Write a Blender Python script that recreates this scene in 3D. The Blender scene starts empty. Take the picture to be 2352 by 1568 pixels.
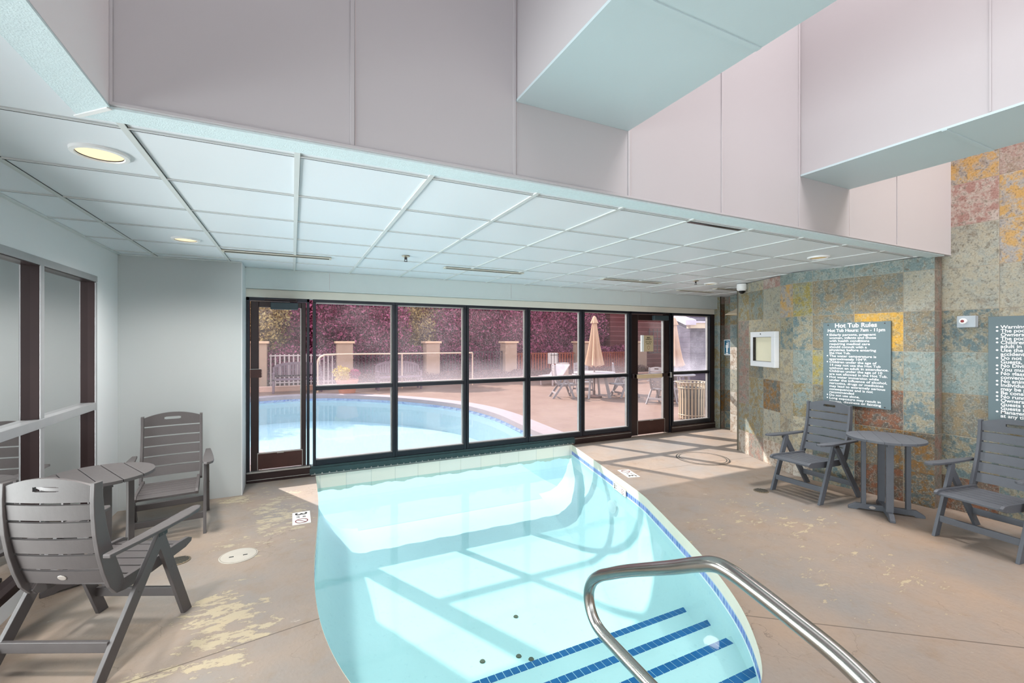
import bpy, bmesh, math, random
from mathutils import Vector, Matrix
random.seed(7)
S = bpy.context.scene
COL = S.collection
PI = math.pi
CAMH = 1.62
FPX = 1030.0
YAW = math.atan2(504, 1030.0)

# ------------------------------------------------------------------ mesh builder
class MB:
    def __init__(s):
        s.v = []; s.f = []; s.mi = []; s.uv = None; s.col = None
    def add(s, vs, fs, m=0):
        b = len(s.v); s.v += [tuple(p) for p in vs]
        for f in fs:
            s.f.append([b + i for i in f]); s.mi.append(m)
    def box(s, x0, x1, y0, y1, z0, z1, m=0):
        vs = [(x, y, z) for x in (x0, x1) for y in (y0, y1) for z in (z0, z1)]
        s.add(vs, [(0,1,3,2),(4,6,7,5),(0,4,5,1),(2,3,7,6),(0,2,6,4),(1,5,7,3)], m)
    def obox(s, o, ax, ay, az, m=0):
        """o centre, three half-extent vectors (right handed)"""
        o, ax, ay, az = map(Vector, (o, ax, ay, az))
        vs = [o + i*ax + j*ay + k*az for i in (-1,1) for j in (-1,1) for k in (-1,1)]
        s.add(vs, [(0,1,3,2),(4,6,7,5),(0,4,5,1),(2,3,7,6),(0,2,6,4),(1,5,7,3)], m)
    def bar(s, a, b, w, t, side=(1,0,0), m=0):
        """board from a to b; t = half thickness along side, w = half width"""
        a, b = Vector(a), Vector(b); d = (b-a); L = d.length; d.normalize()
        sd = Vector(side); sd = (sd - d*sd.dot(d)).normalized(); u = d.cross(sd)
        s.obox((a+b)/2, sd*t, u*w*(-1), d*(L/2), m)
    def prism(s, poly, fn, h, m=0):
        """poly 2D list, fn(u,v,w)->3D, w from 0..h"""
        n = len(poly)
        vs = [fn(u, v, 0) for u, v in poly] + [fn(u, v, h) for u, v in poly]
        fs = [tuple(range(n))[::-1], tuple(range(n, 2*n))]
        fs += [(i, (i+1) % n, n+(i+1) % n, n+i) for i in range(n)]
        s.add(vs, fs, m)
    def ribbon(s, left, right, fn, h, m=0):
        """closed strip between two 2D polylines, extruded"""
        n = len(left)
        for i in range(n-1):
            q = [left[i], right[i], right[i+1], left[i+1]]
            vs = [fn(u, v, 0) for u, v in q] + [fn(u, v, h) for u, v in q]
            fs = [(3,2,1,0),(4,5,6,7),(1,2,6,5),(3,0,4,7)]
            if i == 0: fs.append((0,1,5,4))
            if i == n-2: fs.append((2,3,7,6))
            s.add(vs, fs, m)
    def tube(s, pts, r, n=14, m=0, cap=True):
        pts = [Vector(p) for p in pts]; rings = []
        t0 = (pts[1]-pts[0]).normalized()
        up = Vector((0,0,1)) if abs(t0.z) < .9 else Vector((1,0,0))
        nrm = (up - t0*up.dot(t0)).normalized()
        vs = []
        for i, p in enumerate(pts):
            if i == 0: t = t0
            elif i == len(pts)-1: t = (pts[i]-pts[i-1]).normalized()
            else: t = ((pts[i+1]-pts[i]).normalized() + (pts[i]-pts[i-1]).normalized()).normalized()
            nrm = (nrm - t*nrm.dot(t)).normalized(); bn = t.cross(nrm)
            rr = r[i] if isinstance(r, (list, tuple)) else r
            vs += [p + rr*(math.cos(2*PI*k/n)*nrm + math.sin(2*PI*k/n)*bn) for k in range(n)]
        fs = []
        for i in range(len(pts)-1):
            for k in range(n):
                fs.append((i*n+k, i*n+(k+1) % n, (i+1)*n+(k+1) % n, (i+1)*n+k))
        if cap:
            fs.append(tuple(range(n))[::-1]); fs.append(tuple(range((len(pts)-1)*n, len(pts)*n)))
        s.add(vs, fs, m)
    def lathe(s, prof, c=(0,0,0), n=32, m=0, M=None):
        """prof list of (r,z)"""
        vs = []; idx = []
        for r, z in prof:
            cnt = n if r > 1e-4 else 1; idx.append([len(vs)+k for k in range(cnt)])
            for k in range(cnt):
                a = 2*PI*k/n; p = Vector((r*math.cos(a), r*math.sin(a), z))
                if M: p = M @ p
                vs.append(p + Vector(c))
        fs = []
        for A_, B_ in zip(idx, idx[1:]):
            for k in range(n):
                q = [A_[k % len(A_)], A_[(k+1) % len(A_)], B_[(k+1) % len(B_)], B_[k % len(B_)]]
                q = [v for j, v in enumerate(q) if v != q[j-1]]
                if len(q) > 2: fs.append(tuple(q))
        s.add(vs, fs, m)
    def build(s, name, mats, parent=None, bevel=0, smooth=False, kind=None, label=None, cat=None, group=None, loc=None):
        me = bpy.data.meshes.new(name); me.from_pydata(s.v, [], s.f)
        if not isinstance(mats, (list, tuple)): mats = [mats]
        for m in mats: me.materials.append(m)
        me.polygons.foreach_set('material_index', s.mi)
        if s.uv:
            uvl = me.uv_layers.new(name='UVMap'); k = 0
            for p in me.polygons:
                for li in p.loop_indices: uvl.data[li].uv = s.uv[k]; k += 1
        if smooth: me.polygons.foreach_set('use_smooth', [True]*len(me.polygons))
        if not s.uv:
            bm = bmesh.new(); bm.from_mesh(me); bmesh.ops.recalc_face_normals(bm, faces=bm.faces[:]); bm.to_mesh(me); bm.free()
        me.update()
        o = bpy.data.objects.new(name, me); COL.objects.link(o)
        if parent is not None: o.parent = parent
        if bevel:
            b = o.modifiers.new('bevel', 'BEVEL'); b.width = bevel; b.segments = 2; b.limit_method = 'ANGLE'; b.angle_limit = math.radians(40)
        if smooth:
            try:
                me.set_sharp_from_angle(angle=math.radians(45))
            except Exception: pass
        tag(o, label, cat, group, kind)
        if loc is not None: o.location = loc
        return o

def tag(o, label=None, cat=None, group=None, kind=None):
    if label: o['label'] = label
    if cat: o['category'] = cat
    if group: o['group'] = group
    if kind: o['kind'] = kind
    return o
def thing(name, label, cat, loc=(0,0,0), rz=0, group=None, kind=None):
    o = bpy.data.objects.new(name, None); COL.objects.link(o)
    o.location = loc; o.rotation_euler = (0,0,rz); o.empty_display_size = .1
    return tag(o, label, cat, group, kind)
def kids(o): return [c for c in bpy.data.objects if c.parent == o]
def copy_tree(o, parent=None):
    c = o.copy(); COL.objects.link(c); c.parent = parent
    for ch in kids(o): copy_tree(ch, c)
    return c

# ------------------------------------------------------------------ materials
def srgb(r, g, b):
    f = lambda c: (c/255/12.92) if c/255 <= .04045 else ((c/255+.055)/1.055)**2.4
    return (f(r), f(g), f(b), 1)
class NT:
    def __init__(s, name):
        s.mat = bpy.data.materials.new(name); s.mat.use_nodes = True
        s.t = s.mat.node_tree; s.t.nodes.clear()
        s.out = s.n('ShaderNodeOutputMaterial')
    def n(s, typ, **kw):
        nd = s.t.nodes.new(typ)
        for k, v in kw.items(): setattr(nd, k, v)
        return nd
    def link(s, a, b): s.t.links.new(a, b)
    def val(s, sock, v):
        if hasattr(v, 'is_output') : s.link(v, sock)
        else: sock.default_value = v
    def math(s, op, a, b=0.0, c=None, clamp=False):
        nd = s.n('ShaderNodeMath', operation=op); nd.use_clamp = clamp
        s.val(nd.inputs[0], a); s.val(nd.inputs[1], b)
        if c is not None: s.val(nd.inputs[2], c)
        return nd.outputs[0]
    def mix(s, f, a, b, typ='MIX'):
        nd = s.n('ShaderNodeMix', data_type='RGBA', blend_type=typ)
        s.val(nd.inputs['Factor'], f); s.val(nd.inputs[6], a); s.val(nd.inputs[7], b)
        return nd.outputs[2]
    def coord(s, kind='Object'): return s.n('ShaderNodeTexCoord').outputs[kind]
    def pos(s): return s.n('ShaderNodeNewGeometry').outputs['Position']
    def noise(s, vec, scale, detail=4, rough=.55, dist=0):
        nd = s.n('ShaderNodeTexNoise'); s.link(vec, nd.inputs['Vector'])
        nd.inputs['Scale'].default_value = scale; nd.inputs['Detail'].default_value = detail
        nd.inputs['Roughness'].default_value = rough; nd.inputs['Distortion'].default_value = dist
        return nd.outputs['Fac']
    def ramp(s, f, lo, hi, interp='LINEAR'):
        nd = s.n('ShaderNodeMapRange'); nd.clamp = True
        if interp == 'SMOOTH': nd.interpolation_type = 'SMOOTHSTEP'
        s.val(nd.inputs[0], f); nd.inputs[1].default_value = lo; nd.inputs[2].default_value = hi
        return nd.outputs[0]
    def bump(s, h, strength=.2, dist=.01):
        nd = s.n('ShaderNodeBump'); nd.inputs['Strength'].default_value = strength; nd.inputs['Distance'].default_value = dist
        s.link(h, nd.inputs['Height']); return nd.outputs[0]
    def bsdf(s, col, rough=.6, metal=0, spec=.4, normal=None):
        p = s.n('ShaderNodeBsdfPrincipled')
        s.val(p.inputs['Base Color'], col); s.val(p.inputs['Roughness'], rough)
        p.inputs['Metallic'].default_value = metal; p.inputs['Specular IOR Level'].default_value = spec
        if normal is not None: s.link(normal, p.inputs['Normal'])
        return p.outputs[0]
    def done(s, sh): s.link(sh, s.out.inputs['Surface']); return s.mat

def simple(name, c, rough=.6, metal=0, spec=.4, var=.06, scale=8, bump=0, bscale=120):
    t = NT(name); v = t.coord()
    n = t.noise(v, scale, 4)
    c2 = tuple(min(1, x*(1-var*2)) for x in c[:3]) + (1,)
    c1 = tuple(min(1, x*(1+var*2)) for x in c[:3]) + (1,)
    col = t.mix(n, c2, c1)
    nm = t.bump(t.noise(v, bscale, 3), bump, .004) if bump else None
    return t.done(t.bsdf(col, rough, metal, spec, nm))

M = {}
M['wall'] = simple('wall_paint', srgb(184,188,188), .55, var=.015, scale=1.5)
M['wall_lit'] = simple('wall_paint_lit', srgb(214,216,218), .5, var=.012, scale=1.5)  # paler copy of the wall paint, light on side-facing walls put into colour
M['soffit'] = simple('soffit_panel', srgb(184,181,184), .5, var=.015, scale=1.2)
M['beam'] = simple('beam_panel', srgb(190,208,213), .42, var=.02, scale=1.5, bump=.08, bscale=90)  # cool cast of pool light on the undersides put into the colour
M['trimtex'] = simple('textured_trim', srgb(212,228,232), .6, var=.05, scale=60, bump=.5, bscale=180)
M['soffit_lit'] = simple('soffit_panel_lit', srgb(238,233,235), .5, var=.015, scale=1.2)  # paler soffit copy, light on the well's left face put into colour
M['header'] = simple('header_wall_lit', srgb(206,213,213), .5, var=.015)  # paler wall paint, making up for weak light on the header
M['joint'] = simple('panel_joint', srgb(200,190,190), .5, var=.01)
M['tile_ceiling'] = simple('ceiling_tile', srgb(224,229,234), .38, var=.006, scale=1.3, spec=.5)
M['tbar'] = simple('ceiling_bar', srgb(206,209,208), .45, var=.02)
M['gap'] = simple('dark_gap', srgb(52,54,52), .8, var=.05)
M['bronze'] = simple('dark_bronze_aluminium', srgb(48,34,34), .32, .35, .5, var=.15, scale=3)
M['bronze_red'] = simple('bronze_panel', srgb(66,38,34), .35, .3, .5, var=.25, scale=5)
M['bronze_blue'] = simple('bronze_anodised', srgb(34,36,44), .3, .4, .5, var=.12, scale=3)
M['sill'] = simple('pool_tinted_sill', srgb(52,72,74), .5, .1, .4, var=.2, scale=9, bump=.2)  # dark grey with the teal of pool reflections put into its colour
M['alu'] = simple('worn_aluminium_edge', srgb(165,162,158), .35, .5, .5, var=.1, scale=12)
M['lumber'] = simple('grey_lumber', srgb(86,81,81), .5, 0, .4, var=.06, scale=14, bump=.12, bscale=60)
M['lumber_dark'] = simple('slate_lumber', srgb(86,90,97), .5, 0, .4, var=.06, scale=14, bump=.12, bscale=60)
M['lumber_sunlit'] = simple('sunlit_lumber', srgb(152,142,143), .55, 0, .3, var=.04)  # paler copy of the chair lumber, sun on outdoor furniture put into colour
M['badge'] = simple('oval_badge', srgb(176,168,162), .4, .3, .5)
M['bolt'] = simple('bolt_head', srgb(60,56,56), .4, .5, .5)
M['white_plastic'] = simple('white_plastic', srgb(232,232,232), .4, var=.02)
M['white_metal'] = simple('white_enamel', srgb(226,229,233), .35, .1, .5, var=.02)
M['cream_paper'] = simple('cream_backing', srgb(220,214,190), .8, var=.02)
M['black'] = simple('black_plastic', srgb(18,18,20), .25)
M['red_dark'] = simple('red_button', srgb(120,20,28), .4)
M['sign_grey'] = simple('sign_board', srgb(92,110,116), .45, var=.03, scale=3)
M['white_text'] = simple('white_lettering', srgb(245,247,248), .6, var=.005)
M['dark_text'] = simple('dark_lettering', srgb(45,40,34), .6, var=.01)
M['sign_beige'] = simple('beige_placard', srgb(196,178,146), .6, var=.03)
M['sign_blue'] = simple('blue_placard', srgb(36,104,134), .4, var=.05)
M['sign_white'] = simple('white_placard', srgb(235,238,240), .4, var=.02)
M['red_text'] = simple('maroon_print', srgb(120,45,50), .6, var=.03)
M['marker_white'] = simple('white_marker_tile', srgb(228,224,218), .4, var=.03)
M['brass'] = simple('aged_nickel', srgb(196,182,158), .3, .7, .5, var=.1)
M['grate'] = simple('drain_metal', srgb(120,108,90), .5, .5, .4, var=.15, scale=40)
M['lid'] = simple('skimmer_lid_plastic', srgb(184,177,166), .5, var=.06, scale=10)
M['umbrella'] = simple('cream_canvas', srgb(190,150,122), .8, var=.04, scale=5)
M['pole'] = simple('umbrella_pole', srgb(90,60,55), .5)
M['stucco'] = simple('beige_stucco', srgb(176,142,120), .85, var=.06, scale=6, bump=.3)
M['cap'] = simple('stone_cap', srgb(222,178,145), .8, var=.05)
M['fence_wood'] = simple('red_cedar', srgb(140,64,40), .7, var=.2, scale=4)
M['fence_iron'] = simple('dark_iron', srgb(62,44,50), .5, .3)
M['picket'] = simple('pale_sunlit_gap', srgb(196,172,168), .6)  # pale pickets stand in for sunlit gaps between dark ones; lounger shares it
M['bin'] = simple('tan_bin_metal', srgb(176,156,132), .45, .1, .5, var=.05)
M['planter'] = simple('terracotta', srgb(186,120,95), .8)
M['bench'] = simple('weathered_teak', srgb(112,86,94), .7, var=.1)
M['box_grey'] = simple('utility_box_paint', srgb(214,196,188), .6)
M['bark'] = simple('bark', srgb(90,66,58), .9, var=.2, scale=10)
M['handrail_tan'] = simple('tan_pipe', srgb(222,186,160), .5)
M['curb'] = simple('pink_curb', srgb(212,165,145), .8)
M['soil'] = simple('planting_soil', srgb(92,66,58), .95, var=.2, scale=3)
M['backing'] = simple('stone_backing', srgb(112,106,94), .8)
M['wall_hall'] = simple('hall_paint', srgb(205,212,212), .7, var=.01)

# stainless rail
t = NT('stainless_steel'); v = t.coord()
M['steel'] = t.done(t.bsdf(t.mix(t.noise(v, 6, 3), srgb(150,148,142), srgb(186,186,182)), .2, 1.0, .5, t.bump(t.noise(v, 300, 2), .04, .002)))

# deck concrete with peeled paint
def concrete(name, base, base2, paint, paint_on=True):
    t = NT(name); p = t.pos()
    n1 = t.noise(p, .9, 6, .6); n2 = t.noise(p, 5.5, 8, .62, .3); n3 = t.noise(p, 34, 4, .6)
    col = t.mix(t.ramp(n1, .35, .68), base, base2)
    col = t.mix(t.math('MULTIPLY', t.ramp(n2, .52, .75), .45), col, srgb(140,118,96))
    col = t.mix(t.math('MULTIPLY', t.ramp(n3, .55, .8), .25), col, srgb(120,108,98))
    nm_h = n3
    if not paint_on:
        st = t.math('MULTIPLY', t.ramp(t.noise(p, 2.4, 6, .6, .3), .66, .69), .55)
        col = t.mix(st, col, srgb(104,78,64))
    if paint_on:
        sep = t.n('ShaderNodeSeparateXYZ'); t.link(p, sep.inputs[0])
        x, y = sep.outputs[0], sep.outputs[1]
        def spot(cx, cy, rx, ry):
            dx = t.math('DIVIDE', t.math('SUBTRACT', x, cx), rx); dy = t.math('DIVIDE', t.math('SUBTRACT', y, cy), ry)
            d = t.math('ADD', t.math('MULTIPLY', dx, dx), t.math('MULTIPLY', dy, dy))
            return t.ramp(d, 1.0, .0)
        mp = t.n('ShaderNodeMapping'); mp.inputs['Rotation'].default_value = (0,0,.5); mp.inputs['Scale'].default_value = (1.0, 2.3, 1)
        t.link(p, mp.inputs[0])
        pn = t.math('ADD', t.math('MULTIPLY', t.noise(mp.outputs[0], 3.0, 9, .68, .35), .52), t.math('MULTIPLY', t.noise(mp.outputs[0], 10.5, 8, .72, .4), .48))
        sp = None
        for c in [(-.15,4.75,.45,1.0,.72),(-.35,3.0,.38,.75,.85),(-.62,2.6,.4,.5,.6),(-.3,4.3,.35,.6,.55),(4.0,2.65,.8,.8,.5),(3.6,1.9,1.2,.8,.42),(3.0,2.8,.7,.6,.36),(-.4,5.4,.5,.4,.6)]:
            q = t.math('MULTIPLY', spot(*c[:4]), c[4])
            sp = q if sp is None else t.math('MAXIMUM', sp, q)
        thr = t.math('ADD', pn, t.math('MULTIPLY', sp, .175))
        mask = t.ramp(thr, .628, .640)
        edge = t.math('SUBTRACT', t.ramp(thr, .614, .626), mask, clamp=True)
        col = t.mix(mask, col, t.mix(t.ramp(n2, .3, .7), paint, srgb(172,160,138)))
        col = t.mix(t.math('MULTIPLY', edge, .5), col, srgb(120,104,88))
        # pale scuffs
        sc = t.ramp(t.noise(mp.outputs[0], 9, 8, .7, .5), .68, .71)
        col = t.mix(t.math('MULTIPLY', sc, .55), col, srgb(222,208,190))
        # hairline cracks
        vo = t.n('ShaderNodeTexVoronoi', feature='DISTANCE_TO_EDGE'); vo.inputs['Scale'].default_value = 1.15
        w = t.n('ShaderNodeVectorMath', operation='ADD'); t.link(p, w.inputs[0])
        nn = t.n('ShaderNodeTexNoise'); nn.inputs['Scale'].default_value = 3; nn.inputs['Detail'].default_value = 6; t.link(p, nn.inputs['Vector'])
        t.link(nn.outputs['Color'], w.inputs[1]); t.link(w.outputs[0], vo.inputs['Vector'])
        ck = t.math('MULTIPLY', t.ramp(vo.outputs['Distance'], .006, .0), t.ramp(n1, .45, .6))
        col = t.mix(t.math('MULTIPLY', ck, .6), col, srgb(84,72,62))
        # straight control joints
        for (px, py, dx, dy, x0, x1) in [(2.40,1.78,.68,-.53,2.2,5.6),(-.153,2.805,.28,.045,-1.5,.2),(3.55,4.35,1,-.08,3.3,6)]:
            L = math.hypot(dx, dy); nx, ny = -dy/L, dx/L
            dd = t.math('ABSOLUTE', t.math('ADD', t.math('MULTIPLY', t.math('SUBTRACT', x, px), nx), t.math('MULTIPLY', t.math('SUBTRACT', y, py), ny)))
            ln = t.math('MULTIPLY', t.ramp(dd, .006, .002), t.math('MULTIPLY', t.math('GREATER_THAN', x, x0), t.math('LESS_THAN', x, x1)))
            col = t.mix(t.math('MULTIPLY', ln, .75), col, srgb(70,58,50))
        nm_h = t.math('ADD', n3, t.math('MULTIPLY', mask, 1.5))
    return t.done(t.bsdf(col, t.math('ADD', t.math('MULTIPLY', n2, .3), .35), 0, .35, t.bump(nm_h, .25, .006)))
M['floor'] = concrete('pool_deck_concrete', srgb(136,130,125), srgb(158,137,119), srgb(178,162,134))
M['deck_out'] = concrete('outdoor_deck_concrete', srgb(128,100,88), srgb(140,112,99), srgb(226,208,160), False)

# slate wall tiles: UV in metres (1 unit = one 0.4 m tile), colour attributes a / b
t = NT('slate_tile'); uv = t.coord('UV'); p = t.pos()
ca = t.n('ShaderNodeAttribute', attribute_name='tone_one').outputs['Color']
cb = t.n('ShaderNodeAttribute', attribute_name='tone_two').outputs['Color']
sd = t.n('ShaderNodeAttribute', attribute_name='tile_seed').outputs['Vector']
w = t.n('ShaderNodeVectorMath', operation='ADD'); t.link(p, w.inputs[0]); t.link(sd, w.inputs[1]); sv = w.outputs[0]
n1 = t.noise(sv, 9.5, 9, .68, .3); n2 = t.noise(sv, 24, 8, .72, .3); n3 = t.noise(sv, 75, 5, .65); n4 = t.noise(sv, 2.6, 3, .5)
m1 = t.ramp(t.math('ADD', t.math('MULTIPLY', n1, .6), t.math('MULTIPLY', n2, .4)), .45, .55)
col = t.mix(m1, ca, cb)
col = t.mix(t.math('MULTIPLY', t.ramp(n2, .55, .63), .62), col, srgb(86,70,50))
col = t.mix(t.math('MULTIPLY', t.math('MULTIPLY', t.ramp(n1, .53, .60), t.ramp(n4, .48, .58)), .45), col, srgb(118,92,62))
ring = t.math('MULTIPLY', t.ramp(n1, .50, .515), t.ramp(n1, .535, .52))
col = t.mix(t.math('MULTIPLY', ring, .35), col, srgb(178,172,156))
col = t.mix(t.math('MULTIPLY', t.ramp(n3, .55, .66), .6), col, srgb(66,62,56))
col = t.mix(t.math('MULTIPLY', t.ramp(n3, .43, .33), .4), col, srgb(186,188,180))
su = t.n('ShaderNodeSeparateXYZ'); t.link(uv, su.inputs[0])
def edge(o):
    f = t.math('FRACT', o); return t.math('MINIMUM', f, t.math('SUBTRACT', 1.0, f))
ed = t.math('MINIMUM', edge(su.outputs[0]), edge(su.outputs[1]))
col = t.mix(t.math('MULTIPLY', t.ramp(ed, .010, .004), .7), col, srgb(150,140,125))
hh = t.math('ADD', t.math('MULTIPLY', n2, .6), t.math('MULTIPLY', t.ramp(ed, 0, .015), 1.0))
M['slate'] = t.done(t.bsdf(col, t.math('ADD', .3, t.math('MULTIPLY', n2, .3)), 0, .4, t.bump(hh, .3, .008)))

# clear glass with dust and dried spray; scattering film on the outside face
def glass(name, haze, spots, refl=.06, tint=(.97,.97,.98,1), low=0, hz=(1,.93,.94,1)):
    t = NT(name); p = t.pos()
    tr = t.n('ShaderNodeBsdfTransparent'); tr.inputs[0].default_value = tint
    tl = t.n('ShaderNodeBsdfTranslucent'); tl.inputs[0].default_value = hz
    gl = t.n('ShaderNodeBsdfGlossy'); gl.inputs['Roughness'].default_value = .02
    sep = t.n('ShaderNodeSeparateXYZ'); t.link(p, sep.inputs[0])
    n = t.noise(p, 1.6, 5, .6); d = t.noise(p, 95, 3, .75)
    a = t.math('MULTIPLY', t.ramp(n, .3, .75), haze)
    b = t.math('MULTIPLY', t.math('MULTIPLY', t.ramp(d, .56, .66), spots), t.ramp(n, .25, .6))
    f = t.math('ADD', a, b)
    if low:   # mineral film left along the foot of the upper panes
        f = t.math('ADD', f, t.math('MULTIPLY', t.math('MULTIPLY', t.ramp(sep.outputs[2], 1.38, 1.06), t.math('GREATER_THAN', sep.outputs[2], 1.04)), low))
    f = t.math('MINIMUM', f, .8)
    m = t.n('ShaderNodeMixShader'); t.link(f, m.inputs[0]); t.link(tr.outputs[0], m.inputs[1]); t.link(tl.outputs[0], m.inputs[2])
    fr = t.n('ShaderNodeFresnel'); fr.inputs[0].default_value = 1.45
    m2 = t.n('ShaderNodeMixShader'); t.link(t.math('MULTIPLY', fr.outputs[0], refl/.04), m2.inputs[0])
    t.link(m.outputs[0], m2.inputs[1]); t.link(gl.outputs[0], m2.inputs[2])
    return t.done(m2.outputs[0])
M['glass_up'] = glass('dusty_glass', .05, .22, .015, low=.20, hz=(1,.84,.90,1))
M['glass_up_clear'] = glass('light_dust_glass', .02, .10, .015, low=.12, hz=(1,.84,.90,1))
M['glass_low'] = glass('clean_glass', .04, .04, .02)
M['glass_door'] = glass('door_glass', .05, .10, .03)
M['glass_streak'] = glass('streaked_glass', .16, .30, .03, low=.22, hz=(.9,.88,1,1))
M['glass_left'] = glass('hall_glass', .01, .01, .12, tint=(.93,.96,.96,1))

# pool water: clear, tinted, reflecting with the angle
def water(name, tint, bump=.05):
    t = NT(name); p = t.pos()
    tr = t.n('ShaderNodeBsdfTransparent'); tr.inputs[0].default_value = tint
    gl = t.n('ShaderNodeBsdfGlossy'); gl.inputs['Roughness'].default_value = .03
    nm = t.bump(t.noise(p, 2.2, 3, .5), bump, .05); t.link(nm, gl.inputs['Normal'])
    fr = t.n('ShaderNodeFresnel'); fr.inputs[0].default_value = 1.33; t.link(nm, fr.inputs['Normal'])
    m = t.n('ShaderNodeMixShader'); t.link(t.math('MULTIPLY', fr.outputs[0], .55), m.inputs[0])
    t.link(tr.outputs[0], m.inputs[1]); t.link(gl.outputs[0], m.inputs[2])
    return t.done(m.outputs[0])
M['water'] = water('pool_water', (.755,.985,1.0,1))
M['water_out'] = water('outdoor_pool_water', (.88,.98,.99,1), .04)
t = NT('pool_plaster'); p = t.pos()
n1 = t.noise(p, 2.0, 5); n2 = t.noise(p, 22, 5, .65)
col = t.mix(n1, srgb(226,236,236), srgb(240,246,246))
col = t.mix(t.math('MULTIPLY', t.ramp(n2, .6, .74), .28), col, srgb(170,200,208))
M['plaster'] = t.done(t.bsdf(col, .7, 0, .2, t.bump(n2, .25, .01)))
M['coping'] = simple('cream_coping', srgb(205,202,186), .6, var=.05, scale=5, bump=.15)
M['coping_out'] = simple('grey_coping', srgb(150,134,136), .7, var=.06, scale=8)
def tiles(name, c1, c2, mortar, sx, sy=None, ms=.06, rz=0):
    t = NT(name); uv = t.coord('UV')
    b = t.n('ShaderNodeTexBrick'); t.link(uv, b.inputs['Vector']); b.offset = 0
    b.inputs['Color1'].default_value = c1; b.inputs['Color2'].default_value = c2; b.inputs['Mortar'].default_value = mortar
    b.inputs['Scale'].default_value = 1; b.inputs['Brick Width'].default_value = sx; b.inputs['Row Height'].default_value = sy or sx
    b.inputs['Mortar Size'].default_value = ms*sx
    return t.done(t.bsdf(b.outputs['Color'], .25, 0, .5))
M['blue_tile'] = tiles('blue_waterline_tile', srgb(60,92,160), srgb(120,130,196), srgb(170,190,200), .05)
M['cream_tile'] = tiles('cream_wall_tile', srgb(250,240,224), srgb(246,240,230), srgb(232,226,214), .3, .3, .02)
M['step_tile'] = simple('step_edge_tile', srgb(20,104,168), .35, var=.12, scale=20)
# siding of the building behind
def siding(name, c, line, step, warm=None):
    t = NT(name); p = t.pos(); sep = t.n('ShaderNodeSeparateXYZ'); t.link(p, sep.inputs[0])
    fz = t.math('FRACT', t.math('DIVIDE', sep.outputs[2], step))
    m = t.ramp(fz, .86, .93); n = t.noise(p, 1.5, 5)
    base = t.mix(n, c, tuple(x*.75 for x in c[:3]) + (1,))
    return t.done(t.bsdf(t.mix(m, base, line), .8, 0, .2, t.bump(fz, .6, .03)))
M['siding_red'] = siding('red_brown_siding', srgb(92,34,34), srgb(128,72,72), .24)
M['siding_grey'] = siding('grey_shingle', srgb(84,76,92), srgb(60,54,66), .2)
M['eave'] = simple('lavender_eave', srgb(196,184,200), .6)
M['fascia'] = simple('tan_fascia', srgb(200,178,150), .6)
def leaf(name, c1, c2, c3):
    t = NT(name); r = t.n('ShaderNodeAttribute', attribute_name='leaf_tone').outputs['Fac']
    n = t.noise(t.coord(), 1.2, 3)
    col = t.mix(t.ramp(r, .1, .9), c1, c2); col = t.mix(t.math('MULTIPLY', t.ramp(n, .55, .7), .5), col, c3)
    d = t.n('ShaderNodeBsdfDiffuse'); t.link(col, d.inputs[0])
    tl = t.n('ShaderNodeBsdfTranslucent'); t.link(col, tl.inputs[0])
    m = t.n('ShaderNodeMixShader'); m.inputs[0].default_value = .3; t.link(d.outputs[0], m.inputs[1]); t.link(tl.outputs[0], m.inputs[2])
    return t.done(m.outputs[0])
M['leaf_purple'] = leaf('purple_plum_leaf', srgb(84,28,48), srgb(200,112,142), srgb(140,36,70))
M['leaf_green'] = leaf('yellow_green_leaf', srgb(116,92,78), srgb(222,192,132), srgb(170,140,122))
M['leaf_low'] = leaf('ground_shrub_leaf', srgb(86,58,60), srgb(150,110,96), srgb(110,98,62))
M['flower_yellow'] = leaf('yellow_petal', srgb(170,140,60), srgb(206,180,100), srgb(190,160,80))
M['flower_pink'] = leaf('pink_petal', srgb(150,60,90), srgb(180,90,120), srgb(150,50,90))
def emit(name, c, s):
    t = NT(name); e = t.n('ShaderNodeEmission'); e.inputs[0].default_value = c; e.inputs[1].default_value = s
    return t.done(e.outputs[0])
M['lamp_warm'] = emit('warm_lamp_diffuser', srgb(255,228,186), .55)
M['lamp_dim'] = emit('dim_lamp_diffuser', srgb(232,205,150), .22)

# ------------------------------------------------------------------ splines
def catmull(pts, n=6):
    out = []; P = [pts[0]] + list(pts) + [pts[-1]]
    for i in range(1, len(P)-2):
        for k in range(n):
            u = k/n; a, b, c, d = P[i-1], P[i], P[i+1], P[i+2]
            out.append(tuple(.5*((2*b[j]) + (-a[j]+c[j])*u + (2*a[j]-5*b[j]+4*c[j]-d[j])*u*u + (-a[j]+3*b[j]-3*c[j]+d[j])*u**3) for j in range(len(b))))
    out.append(tuple(pts[-1])); return out
WY = 5.97
pool_in = catmull([(3.955,WY),(3.66,4.87),(3.36,3.77),(3.19,3.33),(2.99,2.87),(2.786,2.42),(2.60,2.07),(2.40,1.77),(2.15,1.50),(1.93,1.36),(1.6,1.26),(1.25,1.25),
                   (.9,1.35),(.6,1.58),(.38,1.9),(.24,2.27),(.16,2.66),(.132,3.06),(.14,3.53),(.178,4.08),(.235,4.95),(.25,WY)], 5)
pool_out = catmull([(.25,WY),(.1,6.5),(-.17,7.07),(-.42,7.6),(-1.1,8.9),(-2.0,10.6),(-2.7,12.4),(-2.3,13.8),(-1.2,14.6),(.0,14.85),(1.2,14.5),(2.6,13.2),(3.5,11.8),(3.95,10.6),(4.1,9.2),(4.0,7.8),(3.93,6.9),(3.955,WY)], 5)

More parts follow.
